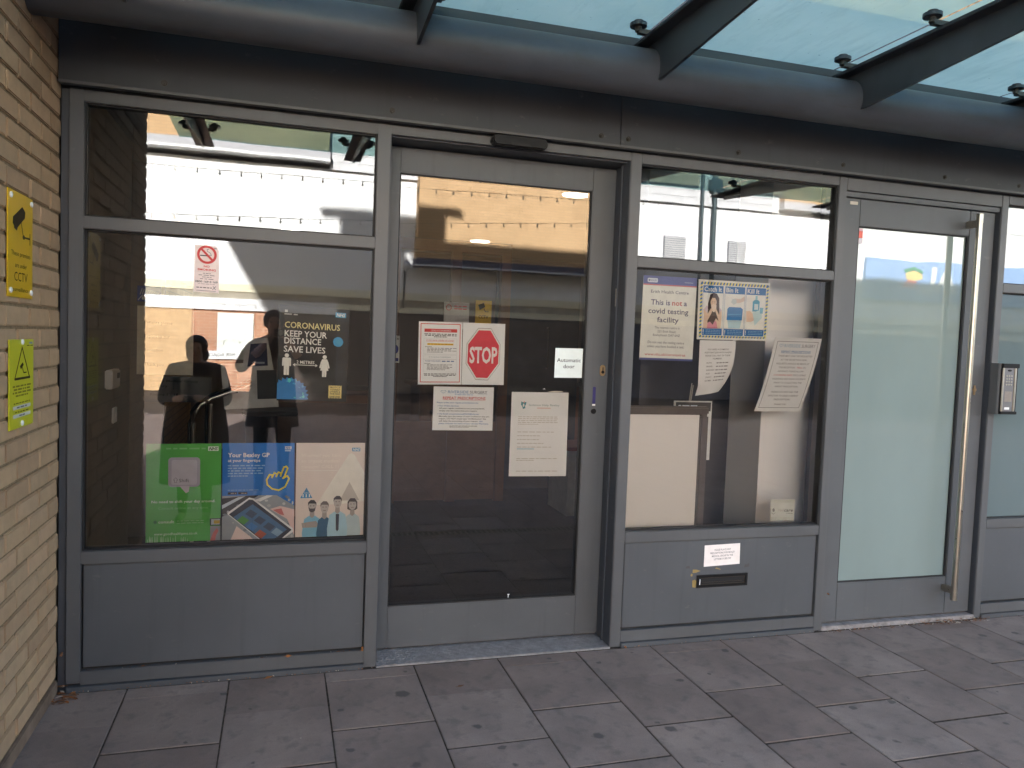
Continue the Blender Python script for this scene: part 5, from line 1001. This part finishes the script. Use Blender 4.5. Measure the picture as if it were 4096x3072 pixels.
def hang(c, y, bend):
    (x0, z0), (x1, z1), (x2, z2), (x3, z3) = c
    def hung(u, v, d):
        w = bend(u, v); x = (x0*(1-u)+x1*u)*(1-w[0])+(x3*(1-u)+x2*u)*w[0]; z = (z0*(1-u)+z1*u)*(1-v)+(z3*(1-u)+z2*u)*v
        return (x, y-d+w[1], z)
    return hung
jc = Q((2.870, 1.549), (3.079, 1.553), (3.03, 1.285), (2.873, 1.262))
s = Sheet('job_notice', 'curling white domestic job notice below the striped poster', 'notice', jc, GI, M_PAPER, fn=hang(jc, GI+0.003, lambda u, v: (v**2.2, 0.045*u*max(0, v-0.45)**1.5*3+0.03*max(0, v-0.82)*5*(0.4+0.6*math.sin(2+4*u)))), nx=14, ny=28, W=0.21, H=0.29)
jg = ink(120, 118, 118)
for i, (t, a, b) in enumerate((('YOU NEED A DOMESTIC', 0.22, 0.82), ('ASSISTANT JOB WITH NHSPS?', 0.14, 0.9), ('PLEASE CALL ANY OF THESE', 0.17, 0.87), ('NUMBERS', 0.39, 0.64))): s.text(t, a, b, 0.18+0.057*i, 0.028, jg, 0.008)
for i, (t, b, c) in enumerate((('RUTH', 0.36, 0.84), ('FRANK', 0.4, 0.84), ('SHELAGH', 0.46, 0.85), ('ADE', 0.34, 0.84), ('TAIWO', 0.41, 0.84), ('FATIMA', 0.43, 0.84))): s.text(t, 0.22, b, 0.425+0.066*i, 0.027, jg, 0.008); s.bars(0.5, c, 0.405+0.066*i, 0.02, ink(150, 148, 148), 4)
s.done()
rc = Q((3.314, 1.580), (3.604, 1.583), (3.528, 1.186), (3.243, 1.184))
s = Sheet('prescription_letter', 'curled bordered repeat prescriptions letter hanging in front of white column', 'notice', rc, GI, M_PAPER2, fn=hang(rc, GI+0.004, lambda u, v: (0.15*v+0.85*v**2.1, 0.05*v*v+0.02*math.sin(3.14*v))), nx=8, ny=30, W=0.297, H=0.42)
s.line([(0.065, 0.05)]+[(0.94, 0.05)]+[(0.94, 0.05+0.9*i/12) for i in range(1, 13)]+[(0.065, 0.95-0.9*i/12) for i in range(0, 13)], 0.0022, ink(75, 75, 78), 'border')
s.line([(0.16, 0.125), (0.12, 0.1), (0.13, 0.085), (0.16, 0.095), (0.19, 0.085), (0.2, 0.1)], 0.0016, lb_, 'logo', 1, True); s.text('RIVERSIDE', 0.23, 0.57, 0.128, 0.042, ink(128, 165, 190)); s.text('SURGERY', 0.6, 0.89, 0.128, 0.042, ink(110, 112, 118)); s.text('REPEAT PRESCRIPTIONS', 0.19, 0.82, 0.198, 0.025, ink(84, 130, 175), 0.015); s.rect(0.19, 0.82, 0.203, 0.207, ink(84, 130, 175), 'underline')
for i, (t, a, b) in enumerate((('THESE MAY ONLY BE REQUESTED', 0.15, 0.88), ('AT THE RECEPTION DESK.', 0.22, 0.79), ('REQUESTS SHOULD BE MADE AT', 0.15, 0.86), ('THE RECEPTION', 0.22, 0.57), ('ADVANCE. PLEASE ALLOW', 0.22, 0.78), ('EXCLUDING', 0.58, 0.85), ('WEEKENDS AND BANK HOLIDAYS', 0.15, 0.87), ('PRIOR TO COLLECTING THE', 0.21, 0.81), ('REPEAT PRESCRIPTION.', 0.26, 0.76))): s.text(t, a, b, 0.255+0.052*i, 0.022, ink(132, 130, 130), 0.008)
s.text('72hrs', 0.61, 0.73, 0.411, 0.022, ink(196, 90, 85), 0.008); s.text('IN', 0.75, 0.80, 0.411, 0.022, ink(132, 130, 130)); s.text('5 WORKING DAYS', 0.16, 0.56, 0.515, 0.022, ink(196, 90, 85), 0.008)
for t, a, b, v in (('PLEASE DO NOT ASK THE', 0.22, 0.80, 0.745), ('DOCTOR TO ISSUE A REPEAT', 0.18, 0.83, 0.797), ('PRESCRIPTION.', 0.33, 0.68, 0.848), ('THANK YOU', 0.37, 0.63, 0.915)): s.text(t, a, b, v, 0.022, ink(115, 113, 115), 0.01)
s.done()
s = Sheet('alarm_sticker', 'small pale security alarm sticker low in the right window', 'sticker', Q((3.341, 0.717), (3.49, 0.713), (3.49, 0.598), (3.343, 0.604)), GI, plain('translucent_pale_sticker', (0.60, 0.62, 0.56, 1), 0.4)); s.rect(0.02, 0.98, 0.14, 0.82, ink(214, 218, 212), 'panel'); s.text('red', 0.30, 0.55, 0.56, 0.14, ink(190, 186, 182), 0.02, 0.2, layer=2); s.text('care', 0.56, 0.94, 0.56, 0.14, ink(70, 72, 74), 0.02, 0.2, layer=2); s.bars(0.66, 0.93, 0.63, 0.025, ink(120, 120, 120), 3, 2); s.line([(0.05, 0.62), (0.12, 0.7), (0.2, 0.62)], 0.002, ink(90, 90, 90), 'logo', 2); s.ell(0.12, 0.5, 0.05, 0.09, ink(110, 112, 112), 'logo', 2); s.done()
s = Sheet('letterbox_notice', 'small white card above the letter plate about prescriptions', 'notice', Q((2.936, 0.4935), (3.144, 0.4985), (3.147, 0.389), (2.9365, 0.382)), 0.011, ink(240, 232, 228))
for i, (t, a, b) in enumerate((('PLEASE PLACE ANY', 0.28, 0.74), ('PRESCRIPTIONS FOR BEXLEY', 0.16, 0.85), ('MEDICAL GROUP IN THE', 0.21, 0.80), ('LETTERBOX BELOW', 0.27, 0.75))): s.text(t, a, b, 0.29+0.145*i, 0.085, ink(105, 100, 104), 0.006)
s.done()

# ---- yellow signs on the brick wall (plane x, facing +x)
def xsheet(name, label, y0, y1, z0, z1, mat, t=0.004): return Sheet(name, label, 'sign', [(0, 1), (1, 1), (1, 0), (0, 0)], 0, mat, t=t, fn=lambda u, v, d: (BX+0.0065+d, y0+(y1-y0)*u, z1-(z1-z0)*v), W=y1-y0, H=z1-z0)
s = xsheet('cctv_sign', 'amber yellow surveillance sign with camera silhouette on brick wall', -0.632, -0.375, 1.59, 1.936, plain('amber_yellow_sign', lin(214, 172, 28), 0.35, 0, 0.05, 9)); bk2 = ink(48, 40, 24)
s.poly([(0.18, 0.25), (0.55, 0.12), (0.68, 0.16), (0.66, 0.22), (0.30, 0.36), (0.17, 0.31)], bk2, 'camera_icon'); s.poly([(0.22, 0.29), (0.36, 0.335), (0.33, 0.37), (0.22, 0.35)], bk2, 'camera_icon', 2); s.line([(0.5, 0.26), (0.6, 0.41), (0.88, 0.405)], 0.006, bk2, 'camera_icon'); s.line([(0.88, 0.36), (0.88, 0.46)], 0.006, bk2, 'camera_icon'); s.ell(0.61, 0.41, 0.05, 0.022, bk2, 'camera_icon', 2)
for t, a, b, v, h in (('These premises', 0.12, 0.9, 0.605, 0.044), ('are under', 0.27, 0.75, 0.715, 0.044), ('CCTV', 0.24, 0.78, 0.845, 0.085), ('surveillance', 0.19, 0.82, 0.945, 0.04)): s.text(t, a, b, v, h, bk2, 0.0)
so = s.done()
def caps(so, pts, y0, y1, z0, z1):
    for u, v in pts: MB().tube([(BX+0.006, y0+(y1-y0)*u, z1-(z1-z0)*v), (BX+0.0105, y0+(y1-y0)*u, z1-(z1-z0)*v), (BX+0.0125, y0+(y1-y0)*u, z1-(z1-z0)*v)], [0.0095, 0.0095, 0.005], 14).build('screw_cap', M_PAPER, so, smooth=True)
caps(so, ((0.09, 0.055), (0.93, 0.055), (0.09, 0.94), (0.93, 0.94)), -0.632, -0.375, 1.59, 1.936)
s = xsheet('camera_warning_sign', 'lime yellow camera warning sign with triangle below the amber sign', -0.613, -0.358, 1.15, 1.449, plain('lime_yellow_sign', lin(198, 196, 44), 0.4, 0, 0.05, 9))
s.line([(0.5, 0.09), (0.82, 0.44), (0.2, 0.44)], 0.007, bk2, 'triangle_icon', 1, True); s.rect(0.2, 0.84, 0.43, 0.455, bk2, 'triangle_icon', 2); s.poly([(0.4, 0.3), (0.52, 0.26), (0.56, 0.29), (0.44, 0.34)], bk2, 'triangle_icon', 2); s.line([(0.5, 0.31), (0.56, 0.38), (0.68, 0.38)], 0.004, bk2, 'triangle_icon', 2); s.rect(0.8, 0.95, 0.03, 0.055, ink(130, 150, 160), 'logo'); s.bars(0.7, 0.97, 0.065, 0.012, ink(100, 98, 50), 2)
for i in range(4): s.bars((0.12, 0.16, 0.12, 0.24)[i], (0.88, 0.84, 0.88, 0.76)[i], 0.515+0.036*i, 0.02, ink(120, 118, 40), 5)
s.bars(0.16, 0.84, 0.71, 0.014, ink(120, 118, 40), 6); s.rect(0.13, 0.87, 0.745, 0.785, ink(200, 200, 190), 'label_strip'); s.bars(0.28, 0.7, 0.757, 0.016, ink(110, 110, 110), 3, 2); s.bars(0.22, 0.78, 0.81, 0.014, ink(120, 118, 40), 5); s.rect(0.13, 0.87, 0.84, 0.88, ink(200, 200, 190), 'label_strip'); s.bars(0.38, 0.62, 0.852, 0.016, ink(110, 110, 110), 2, 2)
so = s.done(); caps(so, ((0.5, 0.03), (0.5, 0.955)), -0.613, -0.358, 1.15, 1.449)

# ================================================================== PEOPLE (standing outside, mirrored in the left window)
def skin_mesh(joints, edges, root, sub=2):
    """joints: name -> (xyz, (rx, ry)); grows one continuous surface over the skeleton"""
    names = list(joints); idx = {n: i for i, n in enumerate(names)}
    me = bpy.data.meshes.new('sk'); me.from_pydata([joints[n][0] for n in names], [(idx[a], idx[b]) for a, b in edges], [])
    o = bpy.data.objects.new('sk', me); COL.objects.link(o); o.modifiers.new('skin', 'SKIN')
    sv = me.skin_vertices[0].data
    for n in names:
        r = joints[n][1]; sv[idx[n]].radius = r if isinstance(r, tuple) else (r, r); sv[idx[n]].use_root = (n == root)
    ss_ = o.modifiers.new('sub', 'SUBSURF'); ss_.levels = sub; ss_.render_levels = sub
    dg = bpy.context.evaluated_depsgraph_get(); dg.update()
    out = bpy.data.meshes.new_from_object(o.evaluated_get(dg)); bpy.data.objects.remove(o); bpy.data.meshes.remove(me)
    return out
def person(label, base, yaw, h, coat, trousers, hair, arms, hooded=False, wide=1.0, hem=0.66):
    """body joints in metres for a 1.7 m person facing +y, scaled to h and turned by yaw"""
    k = h/1.7; root = thing('person', label, 'person', base); root.rotation_euler = (0, 0, yaw)
    def P(x, y, z): return (x*k, y*k, z*k)
    J = {'pelvis': (P(0, 0, 0.93), (0.17*k*wide, 0.125*k*wide)), 'waist': (P(0, 0, 1.08), (0.165*k*wide, 0.12*k*wide)), 'chest': (P(0, 0.0, 1.28), (0.18*k*wide, 0.125*k*wide)), 'collar': (P(0, -0.01, 1.40), (0.12*k, 0.085*k)), 'neck': (P(0, 0.0, 1.465), 0.056*k), 'jaw': (P(0, 0.025, 1.52), (0.062*k, 0.075*k)), 'head': (P(0, 0.012, 1.60), (0.074*k, 0.092*k)), 'crown': (P(0, 0.0, 1.665), (0.055*k, 0.068*k)), 'nose': (P(0, 0.112, 1.565), 0.012*k)}
    E = [('pelvis', 'waist'), ('waist', 'chest'), ('chest', 'collar'), ('collar', 'neck'), ('neck', 'jaw'), ('jaw', 'head'), ('head', 'crown'), ('head', 'nose')]
    for sd_, s_ in (('l', -1), ('r', 1)):
        J['sh'+sd_] = (P(0.185*s_, -0.01, 1.37), 0.072*k*wide); J['el'+sd_] = (P(*arms[sd_][0]), 0.06*k*wide); J['wr'+sd_] = (P(*arms[sd_][1]), 0.034*k)
        J['pa'+sd_] = (P(*arms[sd_][2]), (0.04*k, 0.02*k))
        E += [('collar', 'sh'+sd_), ('sh'+sd_, 'el'+sd_), ('el'+sd_, 'wr'+sd_), ('wr'+sd_, 'pa'+sd_)]
        J['hip'+sd_] = (P(0.095*s_, 0, 0.86), 0.095*k); J['kn'+sd_] = (P(0.10*s_, 0.015, 0.48), 0.066*k); J['an'+sd_] = (P(0.105*s_, -0.01, 0.10), 0.045*k); J['he'+sd_] = (P(0.105*s_, -0.03, 0.045), 0.042*k); J['to'+sd_] = (P(0.115*s_, 0.16, 0.035), (0.045*k, 0.032*k))
        E += [('pelvis', 'hip'+sd_), ('hip'+sd_, 'kn'+sd_), ('kn'+sd_, 'an'+sd_), ('an'+sd_, 'he'+sd_), ('he'+sd_, 'to'+sd_)]
        w, p = Vector(arms[sd_][1]), Vector(arms[sd_][2]); dr_ = (p-w).normalized(); side = dr_.cross(Vector((0, 0, 1))).normalized() if abs(dr_.z) < 0.9 else Vector((1, 0, 0))
        for f in range(4):
            b0 = p+side*(0.024*(f-1.5))+dr_*0.03; ln = (0.07, 0.08, 0.075, 0.06)[f]
            m1 = b0+dr_*ln*0.5+Vector((0, 0, -0.004)); m2 = b0+dr_*ln*0.85+Vector((0, 0, -0.025))
            J['f%d%s' % (f, sd_)] = (P(*b0), 0.0095*k); J['g%d%s' % (f, sd_)] = (P(*m1), 0.0088*k); J['t%d%s' % (f, sd_)] = (P(*m2), 0.0075*k)
            E += [('pa'+sd_, 'f%d%s' % (f, sd_)), ('f%d%s' % (f, sd_), 'g%d%s' % (f, sd_)), ('g%d%s' % (f, sd_), 't%d%s' % (f, sd_))]
        tb_ = p-side*0.04*(1 if sd_ == 'r' else -1)*(1 if side.x > 0 else -1); J['th'+sd_] = (P(*tb_), 0.011*k); J['tt'+sd_] = (P(*(tb_+dr_*0.045-side*0.012)), 0.009*k); E += [('pa'+sd_, 'th'+sd_), ('th'+sd_, 'tt'+sd_)]
    me = skin_mesh(J, E, 'pelvis'); me.name = 'body'
    sk = plain('skin_tone', lin(196, 150, 125), 0.55); sh = plain('dark_shoe_leather', (0.02, 0.018, 0.017, 1), 0.4)
    for m_ in (coat, trousers, sk, sh): me.materials.append(m_)
    wr = [Vector(P(*arms[a][1])) for a in 'lr']
    for f in me.polygons:
        f.use_smooth = True; c = f.center
        if c.z > 1.455*k: f.material_index = 2
        elif any((c-w).length < 0.14*k and (c-w).y > -0.01 for w in wr) and c.z > 0.7*k and min((c-w).length for w in wr) < min((c-Vector(J['el'+a][0])).length for a in 'lr'): f.material_index = 2
        elif c.z < 0.105*k: f.material_index = 3
        elif c.z < 0.80*k: f.material_index = 1
        else: f.material_index = 0
    ob = bpy.data.objects.new('body', me); COL.objects.link(ob); ob.parent = root; WLOC[ob] = Vector((0, 0, 0))
    def part(name, mb, mat):
        o = mb.build(name, mat, None, smooth=True); o.parent = root; return o
    hm = MB(); hm.ball((0, -0.012*k, 1.615*k), (0.096*k, 0.108*k, 0.098*k), 20, 14)
    hm.v = [(x, (0.055*k+(y-0.055*k)*0.25) if (y > 0.055*k and z < 1.64*k) else y, z) for x, y, z in hm.v]
    if hooded: hm.ball((0, -0.05*k, 1.53*k), (0.10*k, 0.075*k, 0.10*k), 16, 10)
    part('hair', hm, hair)
    ey = MB()
    for s_ in (-1, 1): ey.ball((0.031*s_*k, 0.094*k, 1.595*k), 0.0105*k, 10, 8)
    part('eyes', ey, ink(60, 45, 40)); part('mouth', MB().ball((0, 0.098*k, 1.528*k), (0.024*k, 0.008*k, 0.006*k), 10, 6), ink(150, 90, 85))
    er = MB()
    for s_ in (-1, 1): er.ball((0.082*s_*k, 0.005*k, 1.585*k), (0.012*k, 0.02*k, 0.032*k), 10, 8)
    part('ears', er, sk)
    cm = MB()   # coat skirt and collar following the body
    cm.tube([(0, 0, hem*k), (0, 0, 0.80*k), (0, 0, 0.95*k), (0, 0, 1.08*k), (0, 0, 1.2*k)], [0.235*k*wide, 0.22*k*wide, 0.205*k*wide, 0.19*k*wide, 0.185*k*wide], 26, False)
    cm.v = [(x, y*0.78, z) for x, y, z in cm.v]; part('coat_skirt', cm, coat)
    cl_ = MB().tube([(0, -0.005*k, 1.40*k), (0, -0.005*k, 1.45*k), (0, 0.0, 1.475*k)], [0.105*k, 0.078*k, 0.072*k], 20, False); part('coat_collar', cl_, coat)
    return root
M_COATA = plain('dark_charcoal_coat', (0.022, 0.022, 0.026, 1), 0.8); M_COATB = plain('brown_black_jacket', (0.07, 0.055, 0.05, 1), 0.8); M_TRS = plain('dark_trousers', (0.018, 0.019, 0.024, 1), 0.85)
person('short person in a dark coat holding hands in front, mirrored in left window', (0.19, -3.0, 0), 0.06, 1.455, M_COATA, M_TRS, plain('dark_hair', (0.015, 0.012, 0.011, 1), 0.6), {'l': ((-0.27, 0.05, 1.10), (-0.10, 0.24, 1.14), (-0.05, 0.29, 1.16)), 'r': ((0.27, 0.05, 1.10), (0.10, 0.24, 1.14), (0.05, 0.29, 1.16))}, True, 1.32, 0.36)
pb_ = person('taller person in a dark jacket raising a camera, mirrored beside the virus poster', (0.76, -3.80, 0), -0.05, 1.70, M_COATB, M_TRS, plain('grey_brown_hair', (0.06, 0.045, 0.038, 1), 0.6), {'l': ((-0.30, 0.10, 1.16), (-0.075, 0.17, 1.40), (-0.045, 0.19, 1.45)), 'r': ((0.30, 0.10, 1.16), (0.135, 0.17, 1.40), (0.105, 0.19, 1.45))})
pc = thing('compact_camera', 'small dark compact camera held up to the face, mirrored beside the poster', 'camera', (0.817, -3.56, 1.46))
box('camera_body', M_BLACK, pc, 0.765, 0.87, -3.575, -3.548, 1.468, 1.532, 0.006); MB().cyl((0.8175, -3.548, 1.502), (0.8175, -3.53, 1.502), 0.024, 20).build('lens_ring', M_STAIN, pc, smooth=True)

# ================================================================== LEAVES AND LITTER
M_LEAF = [plain('dry_orange_leaf', (0.36, 0.13, 0.035, 1), 0.7, 0, 0.3, 60), plain('dry_brown_leaf', (0.17, 0.075, 0.035, 1), 0.8, 0, 0.3, 60), plain('bleached_scrap', (0.55, 0.47, 0.38, 1), 0.8, 0, 0.2, 60)]
def leaf_bits(mbd, x, y, z, s_, rnd):
    a = rnd.uniform(0, 6.28); b = rnd.uniform(-0.6, 0.6); P = []
    for t, w in ((-1, 0), (-0.4, 0.35), (0.3, 0.4), (1, 0), (0.3, -0.38), (-0.4, -0.33)):
        u, v = t*s_, w*s_; P.append((x+u*math.cos(a)-v*math.sin(a), y+u*math.sin(a)+v*math.cos(a), z+0.003+abs(v)*0.5+u*b*0.25+abs(u*b)*0.25))
    mbd.add(P, [[0, 1, 2, 3], [0, 3, 4, 5]])
rnd = random.Random(11)
lits = [MB(), MB(), MB()]
def scatter(n, x0, x1, y0, y1, z, smin, smax, w=(0.3, 0.55, 0.15)):
    for _ in range(n): leaf_bits(lits[rnd.choices((0, 1, 2), w)[0]], rnd.uniform(x0, x1), rnd.uniform(y0, y1), z, rnd.uniform(smin, smax), rnd)
scatter(60, -0.02, 1.25, -0.022, -0.012, 0.0, 0.003, 0.008); scatter(30, 0.06, 1.2, 0.0, 0.008, 0.079, 0.003, 0.007); scatter(45, 2.48, 3.66, -0.025, -0.012, 0, 0.002, 0.007); scatter(150, 3.67, 4.75, -0.05, -0.004, 0.0, 0.003, 0.011, (0.15, 0.6, 0.25)); scatter(90, 4.3, 4.78, -0.07, 0.02, 0.004, 0.004, 0.015, (0.15, 0.65, 0.2)); scatter(40, -0.03, 0.06, -0.12, 0.0, 0.0, 0.004, 0.016); scatter(26, -0.03, 0.0, -0.005, 0.012, 0.02, 0.005, 0.012); scatter(60, 0.1, 5.5, -2.0, -0.2, 0.001, 0.0015, 0.004, (0.1, 0.4, 0.5)); scatter(30, 4.77, 5.9, -0.025, -0.01, 0, 0.003, 0.008)
for i, m_ in enumerate(lits):
    o = m_.build('leaf_litter', M_LEAF[i]); tag(o, ('scattered orange leaf crumbs along the foot of the shopfront', 'scattered brown leaf crumbs along the foot of the shopfront', 'scattered pale paper and leaf scraps along the foot of the shopfront')[i], 'litter', kind='stuff')
def big_leaf(x, y, z, s_, rot, mat, label, tilt=0.0):
    m_ = MB(); n = 7; P = []
    prof = [0, 0.28, 0.42, 0.40, 0.28, 0.12, 0]
    up_ = [(-1+2*i/6, prof[i]) for i in range(7)]; dn = [(-1+2*i/6, -prof[i]) for i in range(5, 0, -1)]
    for u, v in up_+dn: P.append((u*s_, v*s_, abs(v)*s_*0.35+0.12*s_*u*u))
    c_, s2 = math.cos(rot), math.sin(rot); ct_, st_ = math.cos(tilt), math.sin(tilt)
    Q_ = [(a, b*ct_-c*st_, b*st_+c*ct_) for a, b, c in P]; Q_ = [(x+a*c_-b*s2, y+a*s2+b*c_, z+c) for a, b, c in Q_]
    top = Q_+[(p[0], p[1], p[2]+0.0006) for p in Q_]; k_ = len(Q_)
    m_.add(top, [list(range(k_))[::-1], list(range(k_, 2*k_))]+[(i, (i+1) % k_, k_+(i+1) % k_, k_+i) for i in range(k_)])
    m_.tube([(x-s_*c_*1.5, y-s_*s2*1.5, z+0.004), (x-s_*c_, y-s_*s2, z+0.12*s_)], 0.0007, 5)
    o = m_.build('fallen_leaf', mat, origin=(x, y, z)); tag(o, label, 'leaf', 'single fallen leaves'); return o
big_leaf(1.2, -0.004, 0.09, 0.022, 1.2, M_LEAF[0], 'orange leaf leaning on the base rail below the third window poster', 1.2); big_leaf(0.88, -0.004, 0.082, 0.014, 0.3, M_LEAF[0], 'small orange leaf on the lower rail of the left panel', 0.9)
big_leaf(0.80, -0.03, 0.002, 0.02, 0.6, M_LEAF[0], 'orange brown leaf on the paving below the left panel'); big_leaf(0.02, -0.06, 0.002, 0.034, 2.5, M_LEAF[0], 'curled brown leaf in the corner between brick wall and shopfront', 0.3); big_leaf(-0.015, -0.002, 0.16, 0.02, 1.5, M_LEAF[1], 'brown leaf caught in the gap beside the brick wall', 1.3)
big_leaf(2.5, -0.02, 0.004, 0.016, 1.0, M_LEAF[0], 'orange leaf at the foot of the post right of the automatic door', 0.5); big_leaf(3.70, 0.0, 0.20, 0.012, 1.5, M_LEAF[0], 'tiny orange leaf stuck low on the post beside the frosted door', 1.4); big_leaf(1.6, -0.28, 0.002, 0.018, 0.4, M_LEAF[1], 'reddish brown leaf lying on the paving before the threshold plate'); big_leaf(4.55, -0.06, 0.003, 0.024, 0.2, M_LEAF[2], 'pale leaf on the paving below the tall steel handle')
